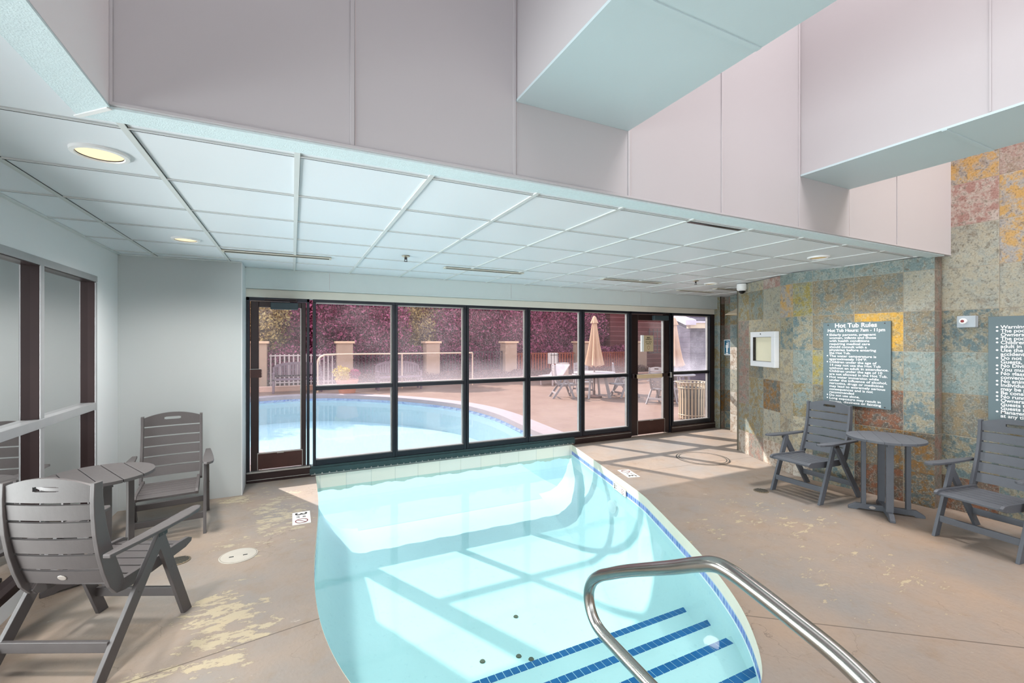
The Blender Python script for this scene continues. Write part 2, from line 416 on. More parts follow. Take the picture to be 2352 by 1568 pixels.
def poly_mesh(name, pts, z, mat, thick=0, **kw):
    bm = bmesh.new(); vs = [bm.verts.new((x, y, z)) for x, y in pts]
    es = [bm.edges.new((vs[i], vs[(i+1) % len(vs)])) for i in range(len(vs))]
    bmesh.ops.triangle_fill(bm, use_beauty=True, use_dissolve=False, edges=es)
    for f in bm.faces:
        if f.normal.z < 0: f.normal_flip()
    if thick:
        g = bmesh.ops.extrude_face_region(bm, geom=bm.faces[:])
        for q in g['geom']:
            if isinstance(q, bmesh.types.BMVert): q.co.z -= thick
        bmesh.ops.recalc_face_normals(bm, faces=bm.faces[:])
    me = bpy.data.meshes.new(name); bm.to_mesh(me); bm.free(); me.materials.append(mat)
    o = bpy.data.objects.new(name, me); COL.objects.link(o); tag(o, **kw); return o

def band(name, path, z0, z1, mat, off=0, parent=None, closed=False, **kw):
    """vertical ribbon along a path with uv in metres"""
    m = MB(); m.uv = []; d = 0
    for i in range(len(path)-1):
        a, b = path[i], path[i+1]; L = math.hypot(b[0]-a[0], b[1]-a[1])
        m.add([(a[0],a[1],z0),(b[0],b[1],z0),(b[0],b[1],z1),(a[0],a[1],z1)], [(0,1,2,3)])
        m.uv += [(d,z0),(d+L,z0),(d+L,z1),(d,z1)]; d += L
    return m.build(name, mat, parent, **kw)

# ------------------------------------------------------------------ floor, decks, pool
WATER = -.16; PB = -.78
fl = [(-1.6,-4.5),(7.5,-4.5),(7.5,WY+.02)] + [(3.955,WY+.02)] + pool_in + [(.25,WY+.02),(-1.6,WY+.02)]
poly_mesh('floor', fl, 0, M['floor'], kind='structure')
dk = [(-16,WY+.02),(.248,WY+.02)] + pool_out[1:-1] + [(3.955,WY+.02),(32,WY+.02),(32,30),(-16,30)]
poly_mesh('floor_terrace', dk, -.004, M['deck_out'], kind='structure')

pool = thing('swimming_pool', 'indoor half of pool with white plaster basin, blue waterline tile and submerged steps', 'pool')
inset = lambda path, s: path
def ring(path, w, sign=1):
    out = []
    for i, p in enumerate(path):
        a = path[max(0, i-1)]; b = path[min(len(path)-1, i+1)]
        dx, dy = b[0]-a[0], b[1]-a[1]; L = math.hypot(dx, dy) or 1
        out.append((p[0]-dy/L*w*sign, p[1]+dx/L*w*sign))
    return out
def cove(name, path, prof, parent, sign):
    m = MB(); n = len(path)
    for w_, z_ in prof: m.v += [(x, y, z_) for x, y in ring(path, w_, sign)]
    for i in range(len(prof)-1):
        for k in range(n-1): m.f.append([i*n+k, i*n+k+1, (i+1)*n+k+1, (i+1)*n+k]); m.mi.append(0)
    return m.build(name, M['plaster'], parent, smooth=True)
PROF = [(0,-.155),(.012,-.30),(.05,-.46),(.11,-.58),(.20,-.68),(.31,-.745),(.44,-.775),(.5,-.78)]
cove('basin_wall', [(3.975,WY+.08)] + pool_in + [(.25,WY+.08)], PROF, pool, -1)
poly_mesh('basin_floor', [(3.955,WY+.03)] + pool_in[1:-1] + [(.25,WY+.03)], PB-.0015, M['plaster']).parent = pool
band('coping', pool_in, -.095, .002, M['coping'], parent=pool)
wt = band('waterline_tile', pool_in, -.165, -.095, M['blue_tile'], parent=pool)
# steps, wide treads running to the far side
for k, (ny, zt, xr) in enumerate([(2.62,-.50,2.905),(2.29,-.385,2.69),(1.97,-.265,2.475),(1.65,-.178,2.30)]):
    m = MB(); m.box(.1, 3.3, .9, ny, PB, zt); m.build('step', M['plaster'], pool, bevel=.012)
    m = MB(); x = xr
    while x > .5:
        m.box(x-.050, x-.003, ny-.062, ny-.008, zt-.004, zt+.003); x -= .053
    tag(m.build('step_edge_tiles', M['step_tile'], pool), 'row of small blue tiles along a step edge')
# return fitting on the right side wall
m = MB(); m.lathe([(.0,.02),(.05,.02),(.075,.0),(.075,-.01)], M=Matrix.Rotation(-PI/2, 3, 'Y'), c=(3.43,4.30,-.36), n=24)
m.build('return_fitting', M['white_plastic'], pool, smooth=True)
for x, y in [(1.55,3.05),(1.28,3.12),(1.62,2.98),(1.75,3.5)]:
    m = MB(); m.lathe([(.0,.006),(.018,.006),(.022,.0)], c=(x,y,PB), n=16); m.build('floor_fitting', M['grate'], pool)
w1 = poly_mesh('pool_water', pool_in, WATER, M['water'], kind='stuff')
tag(w1, 'clear turquoise water filling the indoor pool', 'water')
# outdoor pool
M['plaster_out'] = simple('outdoor_plaster', srgb(206,220,224), .7, var=.03)
po = thing('outdoor_pool', 'outdoor pool beyond the windows with grey coping and pale water', 'pool')
band('basin_wall', pool_out, PB, -.10, M['plaster_out'], parent=po)
poly_mesh('outer_basin_floor', pool_out, PB, M['plaster_out']).parent = po
wo = poly_mesh('pool_water', pool_out, WATER, M['water_out'], kind='stuff'); tag(wo, 'pale blue water of the outdoor pool', 'water')
oc = ring(pool_out, .42, 1)
m = MB()
sel = [i for i in range(len(pool_out)) if pool_out[i][1] > 6.15]
ins = [pool_out[i] for i in sel]; ous = [oc[i] for i in sel]
m.ribbon(ins, ous, lambda u, v, w: (u, v, -.1+w), .104); m.build('coping', M['coping_out'], po)
band('waterline_tile', pool_out, -.17, -.095, M['blue_tile'], parent=po)
m = MB()   # main drain plate on the pool floor
m.box(-.3,.25,8.6,9.1,PB,PB+.02); m.build('drain_plate', M['grate'], po)

# cream tiled flap below the window sill, edge made ragged for a wavy shadow below
m = MB(); m.uv = []; N = 90; random.seed(3)
prev = -.195
for i in range(N):
    x0 = .25 + (3.70)*i/N; x1 = .25 + 3.70*(i+1)/N
    z = -.20 + .010*math.sin(i*.7) + random.uniform(-.008,.008)
    m.add([(x0,WY-.06,prev),(x1,WY-.06,z),(x1,WY-.06,.0),(x0,WY-.06,0)], [(0,1,2,3)])
    m.uv += [(x0,prev),(x1,z),(x1,0),(x0,0)]; prev = z
o = m.build('tiled_skirt', M['cream_tile'], pool); s = o.modifiers.new('s', 'SOLIDIFY'); s.thickness = .03

# ------------------------------------------------------------------ walls, ceiling
CZ = 2.45; TOP = 5.4
def wallbox(name, x0, x1, y0, y1, z0, z1, mat, kind='structure', **kw):
    m = MB(); m.box(x0,x1,y0,y1,z0,z1); return m.build(name, mat, kind=kind, **kw)
# left wall with glazing opening
m = MB(); m.box(-1.62,-1.5,-4.5,4.98,2.165,CZ+.05); m.box(-1.62,-1.5,4.98,5.5,0,CZ+.05); m.box(-1.62,-1.5,-4.5,4.98,0,.1)
m.build('wall_left', M['wall_lit'], kind='structure')
wallbox('wall_back', -1.62, -.485, 5.5, 6.02, 0, CZ+.05, M['wall'])
m = MB(); m.box(-.4849,-.477,5.5,5.93,0,CZ,0); m.build('trim_1', M['wall_lit'], kind='structure')
wallbox('wall_front', -.477, 7.17, 5.95, 6.05, 2.13, CZ+1.6, M['wall'])
m = MB(); m.box(-.477,7.2,5.86,5.95,2.225,CZ); m.box(-.477,7.2,5.852,5.86,2.225,2.24)
m.build('trim_2', M['header'], kind='structure')
m = MB(); m.box(-.477,7.17,5.925,5.95,2.13,2.222); m.build('trim_3', simple('cream_trim', srgb(222,216,205), .5, var=.02), kind='structure')
m = MB()
for x in (.4, 2.85, 5.3): m.box(x,x+.004,5.858,5.861,2.24,CZ)
m.build('trim_4', M['joint'], kind='structure')
wallbox('wall_hall', -3.4, -3.3, -4.5, 7, 0, 3, M['wall_hall'])
wallbox('wall_hall_end', -3.4, -1.62, 6.02, 6.1, 0, 3, M['wall_hall'])
wallbox('floor_hall', -3.4, -1.62, -4.5, 6.1, -.1, -.001, M['floor'])

# tile walls
P = {'T':((104,122,122),(128,138,132)),'G':((186,142,40),(156,130,66)),'O':((124,110,76),(118,132,130)),'R':((124,88,34),(80,92,92)),
     'L':((160,148,122),(140,142,132)),'P':((134,108,98),(116,118,112)),'D':((84,104,108),(142,136,114)),'K':((112,68,42),(66,62,58)),
     'W':((186,180,170),(164,146,130)),'S':((156,150,132),(142,146,138)),'H':((182,146,88),(152,150,148)),'M':((146,112,104),(170,158,150)),
     'B':((124,110,84),(98,110,108)),'Y':((142,128,62),(124,132,118))}
def tilewall(name, a, b, cols, z_rows, grid, thick=.12, seed=0):
    """a,b ground points; cols distances along; z_rows descending; grid[row][col] palette letters. Normal to the room."""
    rnd = random.Random(seed); a = Vector((a[0],a[1],0)); b = Vector((b[0],b[1],0)); d = (b-a).normalized()
    m = MB(); m.uv = []; A = []; B = []; Sd = []
    for r in range(len(z_rows)-1):
        for c in range(len(cols)-1):
            p0, p1 = a + d*cols[c], a + d*cols[c+1]; z1, z0 = z_rows[r], z_rows[r+1]
            m.add([(p0.x,p0.y,z0),(p1.x,p1.y,z0),(p1.x,p1.y,z1),(p0.x,p0.y,z1)], [(0,1,2,3)])
            w = (cols[c+1]-cols[c])/.4; h = (z1-z0)/.4
            u0 = 0 if c else 1-w
            if w > .97: u0, w = 0, 1
            v0 = 0 if r else 0
            m.uv += [(u0,v0),(u0+w,v0),(u0+w,v0+h),(u0,v0+h)]
            L = grid[r % len(grid)][c % len(grid[r % len(grid)])]
            ca, cb = P[L]; j = rnd.uniform(.92,1.08)
            A.append(tuple(x*j for x in srgb(*ca)[:3])+(1,)); B.append(tuple(x*j for x in srgb(*cb)[:3])+(1,))
            Sd.append((rnd.uniform(0,40), rnd.uniform(0,40), rnd.uniform(0,40)))
    o = m.build(name, M['slate'], kind='structure'); me = o.data
    for nm_, ty_, key_, dat_ in (('tone_one','FLOAT_COLOR','color',A),('tone_two','FLOAT_COLOR','color',B),('tile_seed','FLOAT_VECTOR','vector',Sd)):
        me.attributes.new(nm_, ty_, 'FACE'); me.attributes[nm_].data.foreach_set(key_, [q_ for row_ in dat_ for q_ in row_])
    # solid backing behind the tile face
    n = Vector((-d.y, d.x, 0)); L = (b-a).length
    mb = MB(); c = a + d*(L/2) + n*(thick/2+.004)
    mb.obox((c.x,c.y,(z_rows[0]+z_rows[-1])/2), d*(L/2), n*thick/2, Vector((0,0,(z_rows[0]-z_rows[-1])/2)))
    mb.build('wall_backing', M['backing'], o)
    return o
ZR = [CZ,2.32,1.92,1.52,1.12,.72,.32,0]
PA, PBm, PC = (5.95,4.50), (5.44,3.38), (5.58,2.10)
tilewall('wall_column', PA, PBm, [0,.27,.62,.98,1.231], ZR, ['SLMT','OOSH','PLLD','PBLL','PORL','OOSL','WPWW','WWLL'], seed=2)  # bottom row paler, sunlight on the column foot put into tile tones
tilewall('wall_right', PBm, PC, [0,.215,.63,1.05,1.288], ZR, ['TTTT','YBBS','DBGB','TYDT','OBKD','LTRR','WDKR','WKDK'], seed=5)
tilewall('wall_return', PC, (5.72,2.10), [0,.14], ZR, ['PKRKKR'][0:1], .04, seed=8)
ZR2 = [TOP,5.12,4.72,4.32,3.92,3.52,3.12,2.72,2.32,1.92,1.52,1.12,.72,.32,0]
tilewall('wall_side', (5.72,2.10), (5.72,-4.5), [0]+[.4*k for k in range(1,17)]+[6.6], ZR2,
         ['LHSL','HLSM','SHLS','LSHM','SMHL','HMLH','MHSL','SHLH','SSLS','DLSD','TTDT','BOTB','DTBD','KDKB'], seed=11)
tilewall('wall_alcove_jog', (7.07,5.52), (7.07,4.54), [0,.26,.66,.98], ZR, ['TPT','OTT','TPT','WSW','SWS','WSW','WWS','SWW'], .2, seed=31)
tilewall('wall_alcove', (7.28,5.8), (7.28,4.5), [0,.12,.5,.9,1.3], ZR, ['PPTP','OTTT','PTPT','OSTS','TSTS','RPSS','DSSS','PSSP'], seed=14)
tilewall('wall_alcove_side', (7.27,4.53), (5.96,4.53), [0,.4,.8,1.2,1.32], ZR, ['TOPS'], seed=17, thick=.02)
tilewall('wall_pilaster_side', (7.155,5.945), (7.155,5.80), [0,.145], ZR, ['O','O','T','O','T','O','O','B'], .02, seed=19)
tilewall('wall_pilaster', (7.162,5.80), (7.28,5.80), [0,.118], ZR, ['P','K','P','O','P','R','P','P'], .1, seed=23)
wallbox('wall_outer', 7.42, 7.55, 4.4, 6.05, 0, CZ+1.6, M['wall'])

# ceiling: grid of lay-in panels
m = MB(); m.box(-1.6,-.68,-4.5,2.12,CZ+.008,CZ+.05); m.box(-1.6,7.4,2.12,6.0,CZ+.008,CZ+.05)
m.build('ceiling', M['tile_ceiling'], kind='structure')
m = MB(); g = .6096
xs = [.019 + g*k for k in range(-2, 13)]; ys = [2.24 + g*k for k in range(0, 7)]; ysl = [2.24 - g*k for k in range(1, 11)]
def barx(x, y0, y1):
    m.box(x-.012,x+.012,y0,y1,CZ,CZ+.007); m.box(x+.012,x+.0135,y0,y1,CZ+.004,CZ+.0095,1)
def bary(y, x0, x1):
    m.box(x0,x1,y-.007,y+.001,CZ+.0005,CZ+.0075); m.box(x0,x1,y+.001,y+.009,CZ+.001,CZ+.0095,1)
for x in xs:
    if x > -1.48: barx(x, 2.12 if x > -.68 else -4.5, 5.86 if x > -.47 else 5.5)
for y in ys: bary(y, -1.5, 7.3)
for y in ysl: bary(y, -1.5, -.68)
m.build('ceiling_grid', [M['tbar'], M['gap']], kind='structure')  # gap strips are dark colour in place of shadow beside the bars
m = MB(); m.box(-1.5,-1.475,-4.5,5.5,CZ-.003,CZ+.006); m.box(-1.5,-.48,5.478,5.5,CZ-.003,CZ+.006); m.box(-.47,7.2,5.84,5.86,CZ-.003,CZ+.006)
m.build('ceiling_edge_trim', M['tbar'], kind='structure')
# open lip where one panel stands proud
m = MB(); m.box(2.47,3.0,2.245,2.275,CZ-.002,CZ+.006); m.build('ceiling_slot', M['black'], kind='structure')
m = MB(); m.box(-1.7,7.6,2.06,6.05,CZ+1.5,CZ+1.6); m.build('ceiling_roof', M['wall'], kind='structure')
# skylight well: soffit, left face, beams
SY = 2.03
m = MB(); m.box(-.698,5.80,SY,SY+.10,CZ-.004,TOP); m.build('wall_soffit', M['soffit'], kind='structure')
m = MB(); m.box(-.68,-.575,-4.5,SY,CZ-.004,TOP); m.build('wall_well_left', M['soffit_lit'], kind='structure')
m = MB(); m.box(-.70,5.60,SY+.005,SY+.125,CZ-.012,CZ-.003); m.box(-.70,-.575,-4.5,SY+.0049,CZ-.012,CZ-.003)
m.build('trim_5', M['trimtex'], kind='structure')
m = MB()
m.obox((-.64,SY+.062,CZ-.0145), Vector((.064,-.062,0)), Vector((.006,.006,0)), Vector((0,0,.002)))
m.build('trim_6', M['white_plastic'], kind='structure')
m = MB()
for x in (.23, 1.005, 1.745, 2.52, 3.335, 4.72): m.box(x-.009,x+.009,SY-.006,SY,CZ+.0,TOP)
m.box(-.575,-.565,SY-.01,SY,CZ,TOP); m.box(-.575,5.7,SY-.012,SY,CZ-.004,CZ+.008)
m.build('trim_7', M['soffit'], bevel=.002, kind='structure')
m = MB()
for x in (.242, 1.016, 1.757, 2.531, 3.347, 3.985): m.box(x,x+.0025,SY-.002,SY,CZ+.01,TOP)
m.build('trim_8', M['joint'], kind='structure')
for (x0, x1) in ((1.02,1.735),(3.355,3.985)):
    b = thing('ceiling_beam', None, None, kind='structure')
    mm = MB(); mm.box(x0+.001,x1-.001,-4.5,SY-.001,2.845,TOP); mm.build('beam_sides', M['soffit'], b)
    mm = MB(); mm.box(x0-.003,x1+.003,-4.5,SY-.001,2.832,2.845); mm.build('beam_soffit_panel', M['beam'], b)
    mm = MB()
    for y in (1.22, -1.11, -3.44): mm.box(x0,x1,y-.012,y+.012,2.827,2.832)
    mm.build('beam_joint', M['beam'], b)
    mm = MB()
    for y in (1.03,-.2,-1.43): mm.box(x0-.004,x0,y-.004,y+.004,2.85,TOP)
    mm.build('beam_side_joint', M['soffit'], b)
wallbox('ceiling_well', -.7, 5.9, -4.5, SY+.1, TOP+.15, TOP+.25, M['wall'])  # opaque cap over the wells, added to keep direct sun out
wallbox('wall_rear', -1.62, 5.9, -4.62, -4.5, 2.3, TOP+.2, M['wall'])

# ------------------------------------------------------------------ window wall
ZT = 2.095; ZM0, ZM1 = 1.025, 1.073; ZB = .18
Y0, Y1 = 5.925, 6.025
mull = [.218, 1.203, 2.19, 3.173, 4.157]
def pane(x0, x1, z0, z1, mat, parent, y=5.99):
    mm = MB(); mm.add([(x0,y,z0),(x1,y,z0),(x1,y,z1),(x0,y,z1)], [(0,1,2,3)]); return mm.build('pane', mat, parent)
bays = [(.255,1.168,.0),(1.238,2.153,.0),(2.227,3.136,.0),(3.21,4.12,.0),(4.194,5.09,.0)]
def bay(n, x0, x1, gup, glow, mid=True):
    w = thing('window_%d' % n, None, None, kind='structure')
    mm = MB()
    mm.box(x0-.034,x0,Y0,Y1,.0 if x0 > 3.9 else .02,ZT); mm.box(x1,x1+.034,Y0,Y1,.0 if x1 > 3.9 else .02,ZT)
    mm.box(x0-.034,x1+.034,Y0,Y1,ZT,2.13)
    mm.box(x0,x1,Y0+.01,Y1-.01,ZM0,ZM1); mm.box(x0,x1,Y0,Y1,.115,ZB)
    mm.build('window_frame', M['bronze_blue'], w, bevel=.003)
    mm = MB()   # bright glazing stops
    mm.box(x0,x1,Y0+.03,Y1-.02,ZM1,ZM1+.010); mm.box(x0,x1,Y0+.02,Y1-.02,ZB,ZB+.010)
    mm.box(x1-.014,x1,Y0+.04,Y1-.02,ZB,ZT,1); mm.box(x0,x1,Y0+.03,Y1-.02,ZT-.012,ZT)
    mm.build('glazing_stop', [M['alu'], M['alu']], w)
    pane(x0, x1, ZM1, ZT, M[gup], w); pane(x0, x1, ZB, ZM0, M[glow], w)
    return w
for i, (x0, x1, _) in enumerate(bays): bay(i+1, x0, x1, 'glass_up' if i < 3 else 'glass_up_clear', 'glass_low')
bay(6, 6.115, 7.025, 'glass_streak', 'glass_low')
# sills below the windows
m = MB(); m.box(.184,3.98,5.905,6.03,.02,.115); m.box(.184,3.98,5.885,5.905,.02,.09)
m.build('trim_9', M['sill'], kind='structure')
m = MB()
for k in range(46): m.lathe([(0,.006),(.008,.003),(.009,0)], c=(.24+k*.082,5.885,.030), n=8, M=Matrix.Rotation(PI/2,3,'X'))
m.box(.2,3.96,5.878,5.886,.016,.024)
m.build('trim_10', M['alu'], kind='structure')
m = MB(); m.box(3.98,5.12,5.905,6.03,0,.115); m.box(6.05,7.165,5.905,6.03,0,.115); m.box(3.98,5.12,5.897,5.905,.085,.092,1); m.box(6.05,7.165,5.897,5.905,.085,.092,1)
m.build('trim_11', [M['bronze'], M['alu']], kind='structure')
m = MB(); m.box(7.025+.034,7.165,Y0,Y1,0,2.13); m.build('trim_12', M['bronze'], kind='structure')
# doors
def storefront_door(n, x0, x1, gx0, gx1, gz0, gz1, z0, hinge):
    d = thing('door_%d' % n, None, None, kind='structure')
    mm = MB(); mm.box(x0,x0+.035,Y0,Y1,z0*.4,2.13); mm.box(x1-.03,x1,Y0,Y1,z0*.4,2.13); mm.box(x0,x1,Y0,Y1,2.092,2.13)
    mm.build('door_frame', M['bronze_blue'], d, bevel=.003)
    a, b = x0+.045, x1-.038; yy0, yy1 = 5.94, 5.995
    mm = MB(); mm.box(a,gx0,yy0,yy1,z0,2.085); mm.box(gx1,b,yy0,yy1,z0,2.085); mm.box(gx0,gx1,yy0,yy1,gz1,2.085)
    mm.build('door_leaf', M['bronze'], d, bevel=.004)
    mm = MB(); mm.box(gx0-.01,gx1+.01,yy0-.004,yy1,z0+.01,gz0); mm.build('kick_panel', M['bronze_red'], d, bevel=.003)
    mm = MB(); mm.box(gx0-.012,gx1+.012,yy0-.006,yy0,gz0-.006,gz0+.006); mm.box(gx0-.014,gx0-.008,yy0-.006,yy0,z0,gz0)
    mm.box(gx1+.008,gx1+.014,yy0-.006,yy0,z0,gz0); mm.box((gx0+gx1)/2-.035,(gx0+gx1)/2+.035,yy0-.012,yy0,gz0-.012,gz0+.002)
    mm.box(gx1-.012,gx1,yy0+.01,yy1,gz0,gz1); mm.build('glazing_stop', M['alu'], d)
    pane(gx0, gx1, gz0, gz1, M['glass_door'], d, 5.968)
    return d
d1 = storefront_door(1, -.477, .184, -.352, .095, .325, 2.02, .13, 'r')
m = MB(); m.box(-.477,.2,5.90,6.03,.0,.115); m.box(-.47,.19,5.893,5.9,.03,.036,1); m.build('threshold', [M['bronze'], M['alu']], d1, bevel=.003)
m = MB(); m.box(-.47,.19,5.885,5.96,.112,.128); m.build('threshold_plate', M['alu'], d1, bevel=.003)
m = MB(); m.box(-.432,-.325,5.905,5.94,1.205,1.30)
for k in range(5): m.box(-.325,-.317,5.905,5.94,1.212+k*.018,1.220+k*.018)
m.box(-.44,-.32,5.902,5.938,1.30,1.304,1)
m.build('latch_case', [M['bronze_red'], M['alu']], d1)
def closer(d, xa, xb, z, arm_side):
    mm = MB(); mm.box(xa,xb,5.875,5.94,z-.04,z+.04); mm.build('door_closer', simple('closer_cover', srgb(58,70,76), .45), d, bevel=.006)
    mm = MB(); mm.box(xa-.06,xb-.02,5.87,5.90,z+.062,z+.075); mm.box(xb-.09,xb-.01,5.87,5.93,z+.05,z+.085); mm.build('closer_arm', M['bronze'], d, bevel=.003)
closer(d1, -.23, .06, 2.035, 1)
d2 = storefront_door(2, 5.118, 6.055, 5.305, 5.90, .26, 1.985, .015, 'l')
closer(d2, 5.62, 5.95, 2.03, 1)
m = MB(); m.box(5.18,6.0,5.885,5.925,1.005,1.065); m.box(5.16,5.22,5.885,5.94,.995,1.075); m.box(5.93,6.0,5.885,5.94,.995,1.075); m.build('push_bar_rail', M['bronze'], d2, bevel=.005)
m = MB(); m.box(5.235,5.79,5.865,5.889,.992,1.06); m.build('push_bar', simple('push_pad', srgb(206,182,150), .4), d2, bevel=.006)
m = MB(); m.box(5.985,6.01,5.86,5.9,.985,1.08); m.build('push_bar_cap', M['alu'], d2, bevel=.005)
m = MB(); m.box(6.0,6.07,5.945,6.02,0,2.13); m.build('jamb', M['bronze_blue'], d2)

# ------------------------------------------------------------------ left glazing (reflective, deep reveals)
lw = thing('window_7', None, None, kind='structure')
ymull = [4.055, 3.15, 2.25, 1.35, .45, -.45, -1.35, -2.25, -3.15]
m = MB()
m.box(-1.60,-1.5,4.955,4.98,.1,2.165)
for y in ymull: m.box(-1.60,-1.5,y-.02,y+.02,.1,2.165)
m.box(-1.60,-1.5,-4.5,4.955,2.12,2.165); m.box(-1.60,-1.5,-4.5,4.955,.1,.15)
m.build('window_frame', M['bronze'], lw, bevel=.003)
m = MB()    # pale front caps and transom, reflected light put into their colour
for y in ymull: m.box(-1.502,-1.494,y-.022,y+.024,.1,2.165)
m.box(-1.502,-1.4945,4.955,4.985,.1,2.12); m.box(-1.502,-1.4925,-4.5,4.985,2.125,2.175)
m.box(-1.56,-1.491,-4.5,4.956,1.045,1.105)
m.build('frame_cap', simple('lit_frame_cap', srgb(168,168,170), .35, .4, .5, var=.05), lw, bevel=.002)
m = MB()
ysp = [4.955]+ymull+[-4.5]
for k in range(len(ysp)-1):
    for z0, z1 in ((.15,1.045),(1.105,2.12)):
        m.add([(-1.548,ysp[k],z0),(-1.548,ysp[k+1],z0),(-1.548,ysp[k+1],z1),(-1.548,ysp[k],z1)], [(0,1,2,3)])
m.build('panes', M['glass_left'], lw)

# ------------------------------------------------------------------ ceiling fittings
def downlight(x, y, mat, label, r=.085):
    t_ = thing('ceiling_downlight', label, 'ceiling light', (x,y,CZ), 0, 'recessed round ceiling lights')
    mm = MB(); mm.lathe([(r,-.001),(r+.004,-.006),(r+.020,-.004),(r+.022,.008),(r,.008)]); mm.build('trim_ring', M['white_plastic'], t_, smooth=True)
    mm = MB(); mm.lathe([(0,.0035),(r*1.0,.0035)], n=32); mm.build('lamp_diffuser', mat, t_)
    return t_
downlight(-.768,2.594,M['lamp_warm'],'large lit round ceiling light nearest the left corner of the skylight well',.082)
downlight(-.785,4.47,M['lamp_warm'],'lit round ceiling light above the white wall and far left chair',.078)
downlight(4.69,2.66,M['lamp_dim'],'dim amber round ceiling light near the slate wall on the right',.075)
downlight(5.43,4.555,M['lamp_dim'],'faint round ceiling light beside the far sprinkler, near the camera dome',.075)
def vent(x0, x1, y, label, dk=False):
    v = thing('ceiling_vent', label, 'air vent', (0,0,0), 0, 'long slot air vents in the ceiling')
    mm = MB(); mm.box(x0-.02,x1+.02,y-.045,y-.03,CZ-.008,CZ+.002); mm.box(x0-.02,x1+.02,y+.03,y+.045,CZ-.008,CZ+.002)
    mm.box(x0-.02,x0,y-.03,y+.03,CZ-.008,CZ+.002); mm.box(x1,x1+.02,y-.03,y+.03,CZ-.008,CZ+.002); mm.build('vent_frame', simple('vent_edge', srgb(205,200,185), .5), v)
    mm = MB(); mm.box(x0,x1,y-.03,y+.03,CZ-.0065,CZ+.001); mm.build('vent_slot', M['black'], v)
    mm = MB(); mm.box(x0,x1,y-.003,y+.006,CZ-.0085,CZ-.0065)
    for k in range(1,3): mm.box(x0+(x1-x0)*k/3-.004,x0+(x1-x0)*k/3+.004,y-.03,y+.03,CZ-.0085,CZ-.0065)
    mm.build('vent_blade', simple('vent_blade', srgb(96,92,80), .5), v)
vent(-.56,.33,4.84,'slot air vent above the left glass door, longest in view')
vent(1.55,2.50,4.86,'slot air vent in the ceiling above the middle window bays')
vent(3.70,4.67,4.81,'slot air vent above the bay with the closed umbrella')
vent(5.62,6.35,5.33,'slot air vent above the right glass door with the placard')
vent(5.95,6.85,4.90,'slot air vent beside the dome camera at the shower alcove')
def sprinkler(x, y, label):
    s_ = thing('ceiling_sprinkler', label, 'sprinkler', (x,y,CZ), 0, 'ceiling fire sprinklers')
    mm = MB(); mm.lathe([(0,-.008),(.02,-.008),(.038,-.002),(.04,.002)]); mm.build('escutcheon', M['brass'], s_, smooth=True)
    mm = MB(); mm.lathe([(0,-.05),(.018,-.05),(.018,-.046),(.003,-.044)], n=16); mm.lathe([(.008,-.03),(.008,-.006)], n=12); mm.box(-.013,-.009,-.002,.002,-.046,-.01); mm.box(.009,.013,-.002,.002,-.046,-.01)
    mm.build('sprinkler_head', M['bolt'], s_)
sprinkler(.994,4.394,'brass ringed fire sprinkler above the second window bay')
sprinkler(4.967,4.417,'small fire sprinkler in front of the shower alcove ceiling')
cd = thing('security_camera', 'white dome security camera at the top corner of the slate column', 'camera', (5.83,4.36,CZ))
m = MB(); m.lathe([(.062,0),(.066,-.01),(.068,-.075),(.056,-.095),(.046,-.1)]); m.build('camera_housing', M['white_plastic'], cd, smooth=True)
m = MB(); m.lathe([(0,-.142),(.02,-.139),(.036,-.125),(.045,-.1)], n=24); m.build('camera_dome', M['black'], cd, smooth=True)

# ------------------------------------------------------------------ text helper
def text(body, size, origin, right, up, mat, parent, name='lettering', align='LEFT', sx=1.0, bold=.0, width=None):
    cu = bpy.data.curves.new('txt', 'FONT'); cu.body = body; cu.size = size; cu.align_x = align
    cu.offset = bold; cu.extrude = .0006; cu.resolution_u = 3
    ob = bpy.data.objects.new('txt', cu); COL.objects.link(ob)
    bpy.context.view_layer.update()
    dg = bpy.context.evaluated_depsgraph_get(); me = bpy.data.meshes.new_from_object(ob.evaluated_get(dg))
    w = max((v.co.x for v in me.vertices), default=1) - min((v.co.x for v in me.vertices), default=0)
    if width: sx = width/w
    bpy.data.objects.remove(ob); bpy.data.curves.remove(cu)
    R, U = Vector(right).normalized(), Vector(up).normalized(); Nn = R.cross(U)
    return [tuple(Vector(origin) + R*v.co.x*sx + U*v.co.y + Nn*v.co.z) for v in me.vertices], [tuple(p.vertices) for p in me.polygons]
def text_part(lines, mat, parent, name='lettering'):
    m_ = MB()
    for kw in lines:
        vs, fs = text(mat=None, parent=None, **kw); m_.add(vs, fs)
    return m_.build(name, mat, parent)

# hot tub rules board
dW = (Vector((PC[0],PC[1],0)) - Vector((PBm[0],PBm[1],0))).normalized(); nW = Vector((dW.y, -dW.x, 0))   # normal to room
def onwall(s, z, off=0): return Vector((PBm[0],PBm[1],0)) + dW*s + nW*off + Vector((0,0,z))
if nW.x > 0: nW = -nW
sg = thing('rules_sign', 'grey board headed Hot Tub Rules on the slate wall', 'sign')
s0, s1, zb, zt = .335, .955, .915, 1.83
m = MB(); c = onwall((s0+s1)/2, (zb+zt)/2, .012); m.obox(c, dW*((s1-s0)/2), -nW*.010, Vector((0,0,(zt-zb)/2)))
m.build('sign_board', M['sign_grey'], sg, bevel=.002)
L = []; ti = dict(right=dW, up=(0,0,1))
wl = s1 - s0
L.append(dict(body='Hot Tub Rules', size=.066, origin=onwall(s0+.115,1.775,.0228), width=.385, bold=.0012, **ti))
L.append(dict(body='Hot Tub Hours: 7am - 11pm', size=.047, origin=onwall(s0+.045,1.727,.0228), width=.525, bold=.0009, **ti))
